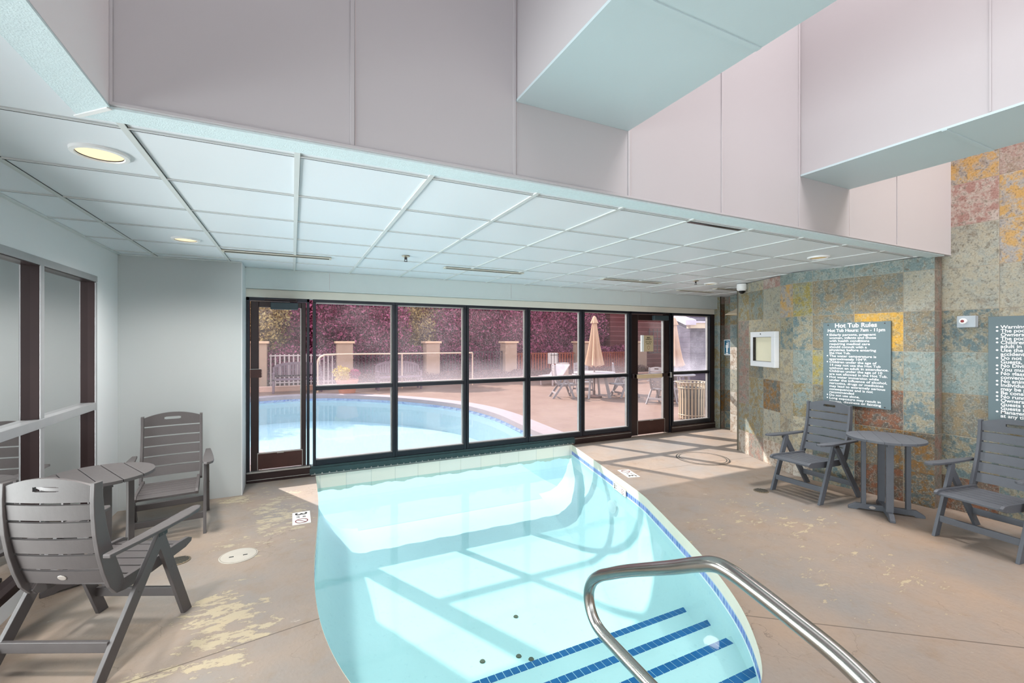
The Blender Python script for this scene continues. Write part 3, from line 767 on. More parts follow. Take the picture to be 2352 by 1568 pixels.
rules = [(1,'Elderly persons, pregnant',.43),(0,'women, infants and those',.435),(0,'with health conditions',.375),(0,'requiring medical care',.378),(0,'should consult with a',.352),(0,'physician before entering',.432),(0,'the Hot Tub.',.205),
 (1,'The water temperature is',.435),(0,'approximately 104\u00b0F.',.355),(1,'Children under the age of',.437),(0,'14 may not use the Hot Tub',.465),(0,'without an adult in attendance.',.54),(0,'Children under the age of 10',.485),(0,'are not allowed in the Hot Tub.',.53),
 (1,'Hot water immersion while',.455),(0,'under the influence of alcohol,',.525),(0,'narcotics, drugs or medicines',.495),(0,'may lead to extremely serious',.51),(0,'consequences and is not',.405),(0,'recommended',.235),(1,'Do not use alone.',.285),(1,'Long exposure may result in',.47),(0,'nausea, dizziness or fainting',.475)]
for k, (b, tx, wd) in enumerate(rules):
    z = 1.683 - k*.0338
    L.append(dict(body=tx, size=.0345, origin=onwall(s0+.062,z,.0228), width=wd, bold=.0004, **ti))
    if b: L.append(dict(body='\u2022', size=.05, origin=onwall(s0+.034,z-.004,.0228), bold=.0008, **ti))
text_part(L, M['white_text'], sg)
for s_, z_ in ((s0+.05,zt-.025),(s1-.05,zt-.02),(s0+.05,zb+.02),(s1-.05,zb+.02)):
    m = MB(); m.lathe([(0,.003),(.006,.002),(.007,0)], c=onwall(s_,z_,.0225), n=10, M=Matrix.Rotation(-PI/2,3,'Y'))
    m.build('screw', M['bolt'], sg)
# pool rules board
XS = 5.72; sg2 = thing('rules_sign', 'grey pool rules board above the right chair, cut off by the photo edge', 'sign')
m = MB(); m.box(XS-.022,XS-.002,.9,1.765,.905,1.845); m.build('sign_board', M['sign_grey'], sg2, bevel=.002)
L = []; R_ = dict(right=(0,-1,0), up=(0,0,1))
r2 = [(1,'Warning! '),(1,'The pool '),(0,'Owners, '),(1,'The pool '),(1,'Children '),(0,'adult in a'),(1,'Use the p'),(0,'accidents'),(1,'Do not op'),(0,'Guests, O'),(1,'No Diving'),(1,'You must '),(1,'No glass '),(0,'convenien'),(1,'No animal'),(1,'Individua'),(0,'may be p'),(1,'Be consid'),(1,'No runnin'),(1,'Owners m'),(0,'Guests to'),(0,'Guests an'),(1,'Managem'),(0,'at any tim')]
for k, (b, tx) in enumerate(r2):
    z = 1.735 - k*.0345
    L.append(dict(body=tx, size=.043, origin=(XS-.0228,1.685,z), sx=1.02, bold=.0008, **R_))
    if b: L.append(dict(body='\u2022', size=.058, origin=(XS-.0228,1.717,z-.005), bold=.001, **R_))
text_part(L, M['white_text'], sg2)
# alarm box
al = thing('alarm_switch', 'small grey box with round white and red button on slate wall', 'alarm')
m = MB(); m.box(XS-.07,XS,1.835,1.965,1.75,1.86); m.build('alarm_box', simple('grey_box', srgb(160,170,178), .4), al, bevel=.006)
Ry = Matrix.Rotation(-PI/2, 3, 'Y')
m = MB(); m.lathe([(.026,0),(.026,.022),(.020,.026),(.0,.026)], c=(XS-.07,1.915,1.81), M=Ry, n=24); m.build('button_ring', M['white_plastic'], al, smooth=True)
m = MB(); m.lathe([(.013,0),(.013,.03),(0,.03)], c=(XS-.07,1.915,1.81), M=Ry, n=20); m.build('button', M['red_dark'], al)
# display case on angled wall
dA = (Vector((PBm[0],PBm[1],0)) - Vector((PA[0],PA[1],0))).normalized(); nA = Vector((dA.y, -dA.x, 0))
if nA.x > 0: nA = -nA
def ona(s, z, off=0): return Vector((PA[0],PA[1],0)) + dA*s + nA*off + Vector((0,0,z))
dc = thing('notice_case', 'empty white framed notice case with cream backing on the slate column', 'display case')
a0, a1, b0, b1 = .42, .97, 1.285, 1.75; q = .075
m = MB()
def oba(s0_, s1_, z0_, z1_, o0, o1, mi=0):
    m.obox(ona((s0_+s1_)/2,(z0_+z1_)/2,(o0+o1)/2), dA*((s1_-s0_)/2), -nA*((o1-o0)/2), Vector((0,0,(z1_-z0_)/2)), mi)
oba(a0,a1,b0,b0+q,.005,.065); oba(a0,a1,b1-q,b1,.005,.065); oba(a0,a0+q,b0+q,b1-q,.005,.065); oba(a1-q,a1,b0+q,b1-q,.005,.065)
m.build('case_frame', M['white_metal'], dc, bevel=.003)
m = MB(); oba(a0+q,a1-q,b0+q,b1-q,.005,.03); m.build('case_backing', M['cream_paper'], dc)
m = MB(); oba(a0+q-.004,a1-q+.004,b0+q-.004,b0+q,.066,.068); oba(a0+q,a1-q,b1-q,b1-q+.004,.066,.068); oba(a0+q-.006,a0+q,b0+q,b1-q,.03,.067); m.build('case_gasket', M['bolt'], dc)
m = MB(); m.lathe([(0,.004),(.008,.004),(.009,0)], c=ona((a0+a1)/2-.03,b1-.03,.065), n=12, M=Ry); m.build('case_lock', M['bolt'], dc)
# shower placard
sp = thing('shower_sign', 'blue placard with a white showering figure on the alcove wall', 'sign')
XA = 7.28
m = MB(); m.box(XA-.028,XA-.002,5.655,5.795,1.365,1.655); m.build('placard', M['sign_white'], sp, bevel=.003)
m = MB(); m.box(XA-.0295,XA-.028,5.668,5.782,1.385,1.64); m.build('blue_field', M['sign_blue'], sp)
m = MB()
m.box(XA-.031,XA-.0295,5.71,5.745,1.42,1.56); m.lathe([(0,.0015),(.014,.0015),(.014,0)], c=(XA-.0295,5.728,1.58), M=Ry, n=16)
m.box(XA-.0305,XA-.0295,5.70,5.7099,1.50,1.555); m.box(XA-.0305,XA-.0295,5.7451,5.755,1.50,1.555); m.box(XA-.0308,XA-.0295,5.698,5.7098,1.5551,1.60); m.box(XA-.031,XA-.0295,5.685,5.69,1.50,1.61); m.box(XA-.0313,XA-.0295,5.685,5.735,1.6101,1.616); m.box(XA-.031,XA-.0295,5.70,5.755,1.39,1.41)
m.build('figure', M['white_text'], sp)
# shower head
sh = thing('wall_mounted_shower', 'bell shaped metal shower head sticking out behind the slate column', 'shower head')
hx, hy, hz = 6.57, 4.95, 2.10
m = MB(); m.lathe([(.215,-.045),(.22,-.035),(.17,.0),(.09,.035),(.05,.06),(.035,.095),(.0,.10)], c=(hx,hy,hz)); m.build('shower_rose', simple('pale_metal', srgb(214,200,176), .4, .1), sh, smooth=True)
m = MB(); m.tube(catmull([(hx,hy,hz+.07),(hx,hy,hz+.13),(hx,hy-.02,hz+.18),(hx,hy-.10,hz+.20),(hx,hy-.28,hz+.20),(hx,4.545,hz+.20)],5), .018); m.build('shower_arm', M['white_metal'], sh, smooth=True)
m = MB(); m.lathe([(0,-.012),(.03,-.01),(.04,0)], c=(hx,4.545,hz+.2), M=Matrix.Rotation(PI/2,3,'X')); m.build('flange', M['steel'], sh, smooth=True)
# placard on the door glass
pk = thing('capacity_sign', 'beige Max Capacity placard with white edge on the right glass door', 'sign')
m = MB(); m.box(5.40,5.655,5.945,5.962,1.447,1.725); m.build('placard', M['sign_beige'], pk)
m = MB(); m.box(5.385,5.437,5.943,5.964,1.445,1.727); m.build('placard_edge', M['sign_white'], pk)
F_ = dict(right=(1,0,0), up=(0,0,1), align='CENTER')
text_part([dict(body='MAX', size=.033, origin=(5.545,5.944,1.675), bold=.001, **F_), dict(body='CAPACITY', size=.030, origin=(5.545,5.944,1.645), bold=.0006, **F_),
           dict(body='HOT TUB 20', size=.025, origin=(5.545,5.944,1.604), bold=.0004, **F_), dict(body='POOL 20', size=.025, origin=(5.545,5.944,1.572), bold=.0004, **F_)], M['dark_text'], pk)
m = MB(); n_ = 24
for k in range(n_):
    a_, b_ = 2*PI*k/n_, 2*PI*(k+1)/n_
    m.add([(5.545+r_*math.cos(q_)*.8,5.9445,1.513+r_*math.sin(q_)) for r_, q_ in ((.028,a_),(.034,a_),(.034,b_),(.028,b_))], [(0,1,2,3)])
m.build('seal_mark', M['red_text'], pk)

# depth markers in the deck
def no_dive(m_, o, R, U, r):
    R, U = Vector(R), Vector(U); Nn = R.cross(U)*.0015; o = Vector(o)
    for k in range(28):
        a_, b_ = 2*PI*k/28, 2*PI*(k+1)/28
        m_.add([o + R*q_*math.cos(w_) + U*q_*math.sin(w_) + Nn for q_, w_ in ((r*.84,a_),(r,a_),(r,b_),(r*.84,b_))], [(0,1,2,3)])
    d_ = (R+U).normalized(); e_ = (R-U).normalized()
    m_.add([o + d_*r*.9*i + e_*r*.07*j + Nn for i, j in ((-1,-1),(1,-1),(1,1),(-1,1))], [(0,3,2,1)])
def marker(name, o, R, U, wr, wu, label, parent=None):
    R, U = Vector(R).normalized(), Vector(U).normalized(); o = Vector(o); Nn = R.cross(U)
    if parent is None: t_ = thing(name, label, 'depth marker')
    else: t_ = parent
    m_ = MB(); m_.obox(o, R*wr/2, U*wu/2, Nn*.003); pl_ = m_.build('marker_tile', M['marker_white'], t_)
    pp = pl_ if parent is not None else t_
    b_ = o + Nn*.0035
    h = wu
    m_ = MB()
    for bd, sz, dx, dz in (('3', h*.95, -.44*wr, -.33*h), ('1/2', h*.22, -.44*wr+h*.62, .08*h), ('FT', h*.24, -.44*wr+h*.62, -.28*h)):
        vs, fs = text(bd, sz, b_ + R*dx + U*dz, R, U, None, None, bold=.0006 if sz < .05 else .002); m_.add(vs, fs)
    m_.build('depth_lettering', M['dark_text'], pp)
    m_ = MB(); no_dive(m_, b_ + R*(wr*.27), R, U, min(h*.36, wr*.2)); m_.build('no_diving_symbol', M['red_text'], pp)
marker('depth_marker', (.073,4.545,.002), (0,-1,0), (1,0,0), .31, .15, 'white 3 1/2 FT no diving tile in the deck left of the pool')
cdir = Vector((.26,.965,0)).normalized()
marker('depth_marker', (3.70,4.31,.002), cdir, (-cdir.y,cdir.x,0), .31, .15, 'white 3 1/2 FT no diving tile in the sunlit deck right of pool')
marker('wall_marker', (3.468,4.20,-.125), -cdir*1.0, (0,0,1), .34, .085, None, parent=pool)

# drains, lids
def disc_thing(name, x, y, r, mat, label, cat, rings=0, grate=False):
    t_ = thing(name, label, cat, (x,y,0))
    m_ = MB(); m_.lathe([(r,.0),(r,.004),(r*.93,.006),(0,.006)], n=40); m_.build('cover', mat, t_, smooth=True)
    if grate:
        m_ = MB()
        for k in range(-3,4):
            w_ = math.sqrt(max(0, (r*.85)**2-(k*r*.24)**2)); m_.box(-w_,w_,k*r*.24-.005,k*r*.24+.005,.006,.0075)
        m_.build('grate_slots', M['gap'], t_)
    return t_
sk = disc_thing('skimmer_lid', -.367, 3.955, .128, M['lid'], 'round white skimmer lid in the deck left of the pool', 'lid')
for x_ in (-.06,.03):
    m = MB(); m.box(x_,x_+.03,-.02,-.008,.006,.0075); m.build('finger_hole', M['gap'], sk)
m = MB(); m.lathe([(.118,.0062),(.121,.0062)], n=40); m.build('lid_groove', M['grate'], sk)
disc_thing('floor_drain', -.756, 4.056, .075, M['grate'], 'small round grated drain beside the foreground left chair', 'drain', grate=True)
disc_thing('floor_drain', 4.565, 3.182, .075, M['grate'], 'small round grated drain in front of the middle right chair', 'drain', grate=True)
mh = disc_thing('manhole_cover', 5.10, 4.42, .33, M['floor'], 'large round painted-over cover in the sunlit floor by alcove', 'manhole cover')
m = MB()
for r_ in (.335,.30): m.lathe([(r_,.0065),(r_+.012,.0065)], n=48)
m.build('cover_seam', M['gap'], mh)

# ------------------------------------------------------------------ folding lounge chair
def S_curve():
    return [(-.248,.945),(-.249,.87),(-.245,.80),(-.233,.70),(-.212,.60),(-.182,.50),(-.152,.42),(-.122,.365)]
def stile_y(z):
    c_ = S_curve()[::-1]
    for (y0,z0),(y1,z1) in zip(c_, c_[1:]):
        if z0 <= z <= z1: return y0 + (y1-y0)*(z-z0)/(z1-z0)
    return c_[0][0] if z < c_[0][1] else c_[-1][0]
def make_chair(name, label, mat, seat_mat=None, badge=True, cat='chair', group=None):
    t_ = thing(name, label, cat, group=group)
    Wd = .216
    # backrest: two curved stiles and six boards
    c_ = S_curve(); lf = []; rt = []
    for i, (y, z) in enumerate(c_):
        a_ = c_[max(0,i-1)]; b_ = c_[min(len(c_)-1,i+1)]; dy, dz = b_[0]-a_[0], b_[1]-a_[1]; L_ = math.hypot(dy,dz); ny, nz = -dz/L_, dy/L_
        w_ = .022 + .018*min(1, max(0, (.935-z)/.42)) - (.012 if i == len(c_)-1 else 0)
        lf.append((y-ny*w_*.9, z-nz*w_*.9)); rt.append((y+ny*w_*1.1, z+nz*w_*1.1))
    for sx in (-1, 1):
        x0 = sx*Wd - .011; m_ = MB()
        m_.ribbon(lf, rt, lambda u, v, w, x0=x0: (x0+w, u, v), .022)
        m_.build('back_stile', mat, t_, bevel=.003)
    def board(z0, z1, arch=0, slot=False, nm='back_slat'):
        mm = MB(); n_ = 12; hw = Wd-.011
        y0, y1 = stile_y(z0)+.004, stile_y(z1)+.004
        def F(x, z, w):   # place on the leaning plane, slight hollow
            k = (z-z0)/(z1-z0); bow = -.014*(1-(x/hw)**2)
            return (x, y0+(y1-y0)*k + bow - w, z)
        if not slot:
            for i in range(n_):
                xa, xb = -hw+2*hw*i/n_, -hw+2*hw*(i+1)/n_
                vs = [F(x,z,w) for w in (0,.017) for x,z in ((xa,z0),(xb,z0),(xb,z1),(xa,z1))]
                fs = [(0,1,2,3)[::-1],(4,5,6,7),(0,4,5,1)[::-1],(2,6,7,3)[::-1]]
                if i == 0: fs.append((0,3,7,4)[::-1])
                if i == n_-1: fs.append((1,5,6,2)[::-1])
                mm.add(vs, fs)
        else:
            top = lambda x: z1 + arch*(1-(x/hw)**2)
            sh0, sh1, sw = z0+.052, z0+.077, .062
            N2 = 40
            xsv = [-hw+2*hw*i/N2 for i in range(N2+1)]
            def slotz(x):
                if abs(x) >= sw: return None
                e = 1 if abs(x) < sw-.0125 else math.sqrt(max(0, 1-((abs(x)-(sw-.0125))/.0125)**2))
                mid = (sh0+sh1)/2; return (mid-e*.0125, mid+e*.0125)
            def quad(xa, xb, za0, za1, zb0, zb1):
                vs = [F(x,z,w) for w in (0,.017) for x,z in ((xa,za0),(xb,zb0),(xb,zb1),(xa,za1))]
                mm.add(vs, [(3,2,1,0),(4,5,6,7),(1,5,4,0),(3,7,6,2),(4,7,3,0),(2,6,5,1)])
            for xa, xb in zip(xsv, xsv[1:]):
                xm = (xa+xb)/2; sl = slotz(xm)
                if sl is None: quad(xa,xb,z0,top(xa),z0,top(xb))
                else:
                    quad(xa,xb,z0,sl[0],z0,sl[0]); quad(xa,xb,sl[1],top(xa),sl[1],top(xb))
        return mm.build(nm, mat, t_)
    tag(board(.853,.930,.040,True,'top_slat'), 'arched top slat with a hand slot')
    z = .840
    for k in range(5):
        b_ = board(z-.073, z); z -= .0865
        if k == 4 and badge:
            mm = MB(); za, zb_ = z+.0135, z+.0865; sl = (stile_y(zb_)-stile_y(za))/(zb_-za)
            mm.lathe([(.019,-.004),(.019,.001),(.017,.0025),(0,.003)], c=(0,0,0), n=20)
            mm.v = [(x*1.15, stile_y(za)+.004+sl*(.0365+y*.75)-.014-.018-zz, za+.0365+y*.75) for x, y, zz in mm.v]
            tag(mm.build('badge', M['badge'], b_), 'small pale oval badge')
    # seat boards over side rails
    m_ = MB()
    for k in range(6):
        y0 = -.085 + k*.081; y1 = y0+.070
        zf = lambda y: .378 + .012*(y/.4) - (.02*((y-.34)/.07) if y > .34 else 0)
        m_.add([(x, y, zf(y)+dz) for x in (-.198,.198) for y in (y0,y1) for dz in (-.010,.008)], [(0,1,3,2),(4,6,7,5),(0,4,5,1),(2,3,7,6),(0,2,6,4),(1,5,7,3)])
    m_.build('seat', mat, t_, bevel=.003)
    for sx in (-1,1):
        m_ = MB(); pr = [(-.13,.345),(-.15,.372),(-.13,.398),(-.08,.400),(.1,.402),(.30,.410),(.385,.408),(.415,.392),(.41,.372),(.36,.355),(.1,.335),(-.08,.335)]
        x0 = sx*.199 - .011; m_.prism(pr, lambda u,v,w,x0=x0: (x0+w,u,v), .022)
        for yy in (.36,-.10): m_.lathe([(0,.002),(.007,.001),(.008,0)], c=(x0+(.022 if sx > 0 else 0), yy, .372), M=Matrix.Rotation(sx*PI/2,3,'Y'), n=10)
        m_.build('seat_rail', mat, t_, bevel=.003)
    # crossed legs under the arms
    for sx in (-1,1):
        for (fy, xo) in ((.305,.252),(-.305,.270)):
            m_ = MB(); py = .085; x0 = sx*xo - (.0115)
            d_ = Vector((fy-py, -.565)).normalized(); n_ = Vector((-d_.y, d_.x)); hw = .030
            top_ = Vector((py,.560)); ft = Vector((fy,0))
            k1 = (0-(ft+n_*hw).y)/d_.y; k2 = (0-(ft-n_*hw).y)/d_.y
            pts_ = [ft+n_*hw+d_*k1, ft-n_*hw+d_*k2, top_-n_*hw, top_-n_*hw*.75-d_*.018, top_-d_*.03, top_+n_*hw*.75-d_*.018, top_+n_*hw]
            m_.prism([(p_.x,p_.y) for p_ in pts_], lambda u,v,w,x0=x0: (x0+w,u,v), .023)
            yc = py+(fy-py)*.62
            for q_ in ((py,.555),(fy*.42+py*.58,.328)):
                m_.lathe([(0,.003),(.006,.002),(.007,0)], c=(x0+(.023 if sx > 0 else 0), q_[0], q_[1]), M=Matrix.Rotation(sx*PI/2,3,'Y'), n=10)
            m_.build('leg', mat, t_, bevel=.003)
    for fy in (.305,-.305):
        yy = fy*.80 + .085*.20; hh = .115
        m_ = MB(); m_.box(-.245 if fy > 0 else -.26, .245 if fy > 0 else .26, yy-.011, yy+.011, hh, hh+.052); m_.build('stretcher', mat, t_, bevel=.003)
    # arms
    for sx in (-1,1):
        m_ = MB(); xc = sx*.272
        pr = [(-.255,-.020),(-.255,.018),(-.10,.030),(.08,.040),(.24,.046),(.33,.040),(.372,.022),(.378,-.004),(.355,-.026),(.28,-.036),(.08,-.034),(-.10,-.026)]
        m_.prism([(u, v*sx) for u, v in pr][::sx], lambda u,v,w: (xc+v, u, .580+w+.018*(u/.3)**2*(.35 if u > 0 else .0)), .020)
        m_.build('armrest', mat, t_, bevel=.004)
        m_ = MB(); m_.box(xc-.011,xc+.011,.055,.115,.548,.582); m_.build('arm_bracket', M['bolt'], t_)
    return t_
def place(o, x, y, facing, label=None):
    """facing: direction vector the sitter looks to"""
    o.location = (x,y,0); o.rotation_euler = (0,0,math.atan2(facing[1],facing[0])-PI/2)
    if label: o['label'] = label
ch = make_chair('folding_armchair', 'grey slatted folding armchair in the left foreground seen from behind', M['lumber'])
place(ch, -.935, 3.13, (.43,.90))
c2 = copy_tree(ch); place(c2, -.96, 4.84, (.13,-.99), 'grey slatted folding armchair against the white wall, behind the left table')
cr = make_chair('folding_armchair', 'slate grey folding armchair below the hot tub rules sign', M['lumber_dark'], badge=False)
place(cr, 5.015, 2.89, (-.998,.04))
c4 = copy_tree(cr); place(c4, 5.10, 1.525, (-.99,.12), 'slate grey folding armchair at the right photo edge')

# ------------------------------------------------------------------ round tables
def make_table(label, mat, slat_gap=.005, R=.30, H=.717):
    t_ = thing('round_side_table', label, 'table')
    m_ = MB(); ns = 5; w_ = 2*R/ns
    for k in range(ns):
        x0 = -R+w_*k + (slat_gap/2 if k else 0); x1 = -R+w_*(k+1) - (slat_gap/2 if k < ns-1 else 0)
        n_ = 14; pr = []
        for i in range(n_+1):
            x = x0+(x1-x0)*i/n_; pr.append((x, -math.sqrt(max(0, R*R-x*x))))
        for i in range(n_, -1, -1):
            x = x0+(x1-x0)*i/n_; pr.append((x, math.sqrt(max(0, R*R-x*x))))
        cl = []
        for p_ in pr:
            if not cl or (abs(p_[0]-cl[-1][0])+abs(p_[1]-cl[-1][1])) > 1e-5: cl.append(p_)
        if abs(cl[0][0]-cl[-1][0])+abs(cl[0][1]-cl[-1][1]) < 1e-5: cl.pop()
        m_.prism(cl, lambda u,v,w: (u,v,H-.022+w), .022)
    m_.build('table_top', mat, t_, bevel=.002)
    m_ = MB(); m_.box(-.22,.22,-.025,.025,H-.055,H-.023); m_.box(-.025,.025,-.22,.22,H-.055,H-.023); m_.build('top_brace', mat, t_)
    for a_ in range(4):
        c_, s_ = math.cos(a_*PI/2), math.sin(a_*PI/2)
        m_ = MB(); ax, ay = Vector((c_,s_,0))*.0175, Vector((-s_,c_,0))*.0275
        m_.obox((c_*.165,s_*.165,(H-.03+.06)/2), ax, ay, Vector((0,0,(H-.03-.06)/2))); m_.build('leg', mat, t_, bevel=.003)
    for a_ in range(2):
        c_, s_ = math.cos(a_*PI/2), math.sin(a_*PI/2)
        pr = [(-.285,0),(-.22,0),(-.20,.012),(.20,.012),(.22,0),(.285,0),(.285,.022),(.225,.062),(-.225,.062),(-.285,.022)]
        off = .0008*a_
        m_ = MB(); m_.prism(pr, lambda u,v,w: (c_*u - s_*(w-.02), s_*u + c_*(w-.02), v+off), .04)
        b_ = m_.build('base_foot', mat, t_, bevel=.003)
    return t_
tb = make_table('round slatted grey side table between the two left armchairs', M['lumber'])
tb.location = (-1.185,3.99,0); tb.rotation_euler = (0,0,math.atan2(-.56,.295)-PI/2)
tr_ = make_table('round slate grey side table between the two right armchairs', M['lumber_dark'], .0012)
tr_.location = (5.04,2.26,0); tr_.rotation_euler = (0,0,math.atan2(-.82,.57))
m = MB(); m.lathe([(0,.002),(.015,.0015),(.018,0)], n=18); m.v = [(x*1.4-.1, -.0205-z, .035+y*.8) for x,y,z in m.v]; m.build('badge', M['badge'], tr_)

# ------------------------------------------------------------------ stainless hand rail
hr = thing('pool_handrail', 'curved stainless steel handrail rising over the pool steps', 'handrail')
X = 1.20
pts = [(X,.42,-.02),(X,.42,.30),(X,.425,.55),(X,.455,.70),(X,.52,.79),(X,.62,.845),(X,.75,.880),(X,.86,.905),(X,.935,.918),(X,.995,.914),(X,1.065,.882),(X,1.18,.820),(X,1.40,.708),(X,1.52,.640),(X,1.585,.600),(X,1.64,.548),(X,1.665,.480),(X,1.645,.410),(X,1.585,.368),(X,1.45,.352),(X,1.25,.338),(X,1.0,.32),(X,.8,.30),(X,.6,.29),(X,.5,.285)]
m = MB(); m.tube(catmull(pts, 6), .0242, 20, cap=True); m.build('rail_tube', M['steel'], hr, smooth=True)
m = MB(); m.lathe([(.024,.02),(.045,.015),(.06,0)], c=(X,.42,0)); m.build('base_flange', M['steel'], hr, smooth=True)

# ------------------------------------------------------------------ outdoors
def umbrella(x, y, label, zt=2.36, zb=.95):
    u = thing('patio_umbrella', label, 'umbrella', (x,y,0), 0, 'closed patio umbrellas outside')
    m_ = MB(); m_.tube([(0,0,0),(0,0,zt-.03)], .02, 12); m_.build('umbrella_pole', M['pole'], u, smooth=True)
    m_ = MB(); rs = [(zt,.01),(zt-.04,.055),(zt-.2,.085)]; nf = 48
    def ringv(z, r, amp):
        return [Vector(((r*(1+amp*math.cos(8*a_)))*math.cos(a_), (r*(1+amp*math.cos(8*a_)))*math.sin(a_), z - (.05*(1-math.cos(8*a_))/2 if z < zb+.03 else 0))) for a_ in [2*PI*k/nf for k in range(nf)]]
    prof = [(zt-.12,.055,.05),(zt-.4,.085,.15),(zt-.8,.13,.22),(zt-1.1,.175,.25),(zb,.225,.28),(zb-.03,.16,.2)]
    rings = [ringv(*q_) for q_ in prof]; vs = [p_ for r_ in rings for p_ in r_]
    fs = [(i*nf+k, i*nf+(k+1)%nf, (i+1)*nf+(k+1)%nf, (i+1)*nf+k)[::-1] for i in range(len(prof)-1) for k in range(nf)]
    m_.add(vs, fs); m_.build('folded_canopy', M['umbrella'], u, smooth=True)
    m_ = MB(); prof = [(zt,.012,0),(zt-.03,.045,.03),(zt-.12,.075,.08),(zt-.21,.105,.14)]
    rings = [ringv(*q_) for q_ in prof]; vs = [p_ for r_ in rings for p_ in r_]
    fs = [(i*nf+k, i*nf+(k+1)%nf, (i+1)*nf+(k+1)%nf, (i+1)*nf+k)[::-1] for i in range(len(prof)-1) for k in range(nf)]
    fs.append(tuple(range(nf)))
    m_.add(vs, fs); m_.build('vent_cap', M['umbrella'], u, smooth=True)
    m_ = MB(); m_.lathe([(.22,0),(.22,.05),(.03,.08),(.03,.2)]); m_.build('umbrella_base', M['pole'], u)
    return u
T1 = (7.86,10.63); T2 = (9.35,9.05)
umbrella(*T1, 'closed cream patio umbrella over the outdoor table in the fifth window')
umbrella(*T2, 'closed cream patio umbrella in the rightmost streaked window', zt=2.28, zb=.98)
def patio_table(x, y, label, R=.6):
    p_ = thing('patio_table', label, 'table', (x,y,0), .3, 'round outdoor tables')
    m_ = MB(); m_.lathe([(.04,.70),(R-.01,.70),(R,.71),(R,.725),(R-.01,.735),(.04,.735)], n=40); m_.build('table_top', M['lumber_sunlit'], p_, smooth=True)
    for k in range(4):
        a_ = k*PI/2+.3; m_ = MB(); m_.bar((.46*math.cos(a_),.46*math.sin(a_),0), (.30*math.cos(a_),.30*math.sin(a_),.70), .04, .02, (-math.sin(a_),math.cos(a_),0)); m_.build('leg', M['lumber_sunlit'], p_)
    return p_
patio_table(*T1, 'pale round outdoor table under the first closed umbrella')
patio_table(*T2, 'pale round outdoor table behind the tan bin', .55)
cp = make_chair('patio_chair', 'pale outdoor folding chair left of the umbrella table', M['lumber_sunlit'], badge=False, group='pale outdoor chairs')
place(cp, 7.02, 11.05, (.93,-.35))
for (x, y, f, lb) in [(8.10,11.55,(-.35,-.93),'pale outdoor folding chair directly behind the umbrella table'),
                      (8.75,10.35,(-.98,.1),'pale outdoor folding chair right of umbrella table, side on'),
                      (9.15,11.0,(.75,-.65),'pale outdoor chair seen side-on through the right door glass'),
                      (8.62,8.75,(.9,.25),'pale outdoor chair seen low behind the bin, left of it'),
                      (10.1,9.9,(-.6,-.8),'pale outdoor chair beyond the second umbrella table')]:
    k_ = copy_tree(cp); place(k_, x, y, f, lb)
# slatted bin
bn = thing('litter_bin', 'tan flared metal slat bin outside the rightmost window', 'bin', (7.50,6.78,0))
m = MB(); nS = 24
for k in range(nS):
    a_ = 2*PI*k/nS; c_, s_ = math.cos(a_), math.sin(a_)
    pf = [(.255,.02),(.255,.45),(.262,.62),(.285,.72),(.31,.77)]
    for (r0,z0),(r1,z1) in zip(pf, pf[1:]):
        w_ = .019
        m.add([(c_*r0+s_*w_, s_*r0-c_*w_, z0),(c_*r0-s_*w_, s_*r0+c_*w_, z0),(c_*r1-s_*w_*1.2, s_*r1+c_*w_*1.2, z1),(c_*r1+s_*w_*1.2, s_*r1-c_*w_*1.2, z1),
               (c_*(r0-.006)+s_*w_, s_*(r0-.006)-c_*w_, z0),(c_*(r0-.006)-s_*w_, s_*(r0-.006)+c_*w_, z0),(c_*(r1-.006)-s_*w_, s_*(r1-.006)+c_*w_, z1),(c_*(r1-.006)+s_*w_, s_*(r1-.006)-c_*w_, z1)],
              [(0,1,2,3)[::-1],(4,5,6,7),(0,3,7,4)[::-1],(1,5,6,2)[::-1]])
m.build('slats', M['bin'], bn)
m = MB()
for r_, z_ in ((.31,.775),(.268,.66),(.25,.10)): m.tube([(r_*math.cos(2*PI*k/40), r_*math.sin(2*PI*k/40), z_) for k in range(41)], .011, 8, cap=False)
m.build('rim', M['bin'], bn, smooth=True)
m = MB(); m.lathe([(0,.05),(.215,.05),(.22,.66),(.20,.66),(.195,.07),(0,.07)]); m.build('liner', M['lumber_dark'], bn, smooth=True)
# pillars and fences
pil = None
for i, (x, lb) in enumerate([(-1.05,'beige fence pillar seen through the left glass door'),(1.70,'beige capped fence pillar in the first window bay'),(4.95,'beige capped fence pillar in the second window bay'),(8.35,'beige capped fence pillar in the third window bay'),(12.1,'beige capped fence pillar behind the first umbrella'),(15.6,'beige capped fence pillar behind the second umbrella')]):
    if pil is None:
        pil = thing('fence_pillar', lb, 'pillar', (x,17.4,0), 0, 'beige pillars of the boundary fence')
        m = MB(); m.box(-.27,.27,-.27,.27,0,1.55); m.build('pillar_shaft', M['stucco'], pil, bevel=.01)
        m = MB(); m.box(-.33,.33,-.33,.33,1.55,1.63); m.build('pillar_cap', M['cap'], pil, bevel=.01)
    else:
        p_ = copy_tree(pil); p_.location = (x,17.4,0); p_['label'] = lb
def fence(x0, x1, y, label, mat, zt=1.25, sp=.13, w=.018, z0=.1, solid=False):
    f_ = thing('fence_panel', label, 'fence', (0,0,0), 0, None)
    m_ = MB(); x = x0+.05
    while x < x1: m_.box(x-w,x+w,y-.012,y+.012,z0,zt-.02); x += sp
    m_.build('pickets', mat, f_)
    m_ = MB(); m_.box(x0,x1,y-.02,y+.02,zt-.09,zt-.05); m_.box(x0,x1,y-.02,y+.02,z0+.08,z0+.12); m_.build('fence_rail', mat, f_)
fence(-.72,1.38,17.4,'iron picket fence between the leftmost pillar and first bay pillar',M['picket'],1.2,.14,.022)
fence(2.0,4.63,17.4,'dark iron picket fence between the first and second bay pillars',M['fence_iron'])
fence(5.25,8.03,17.4,'dark iron picket fence between second and third bay pillars',M['fence_iron'])
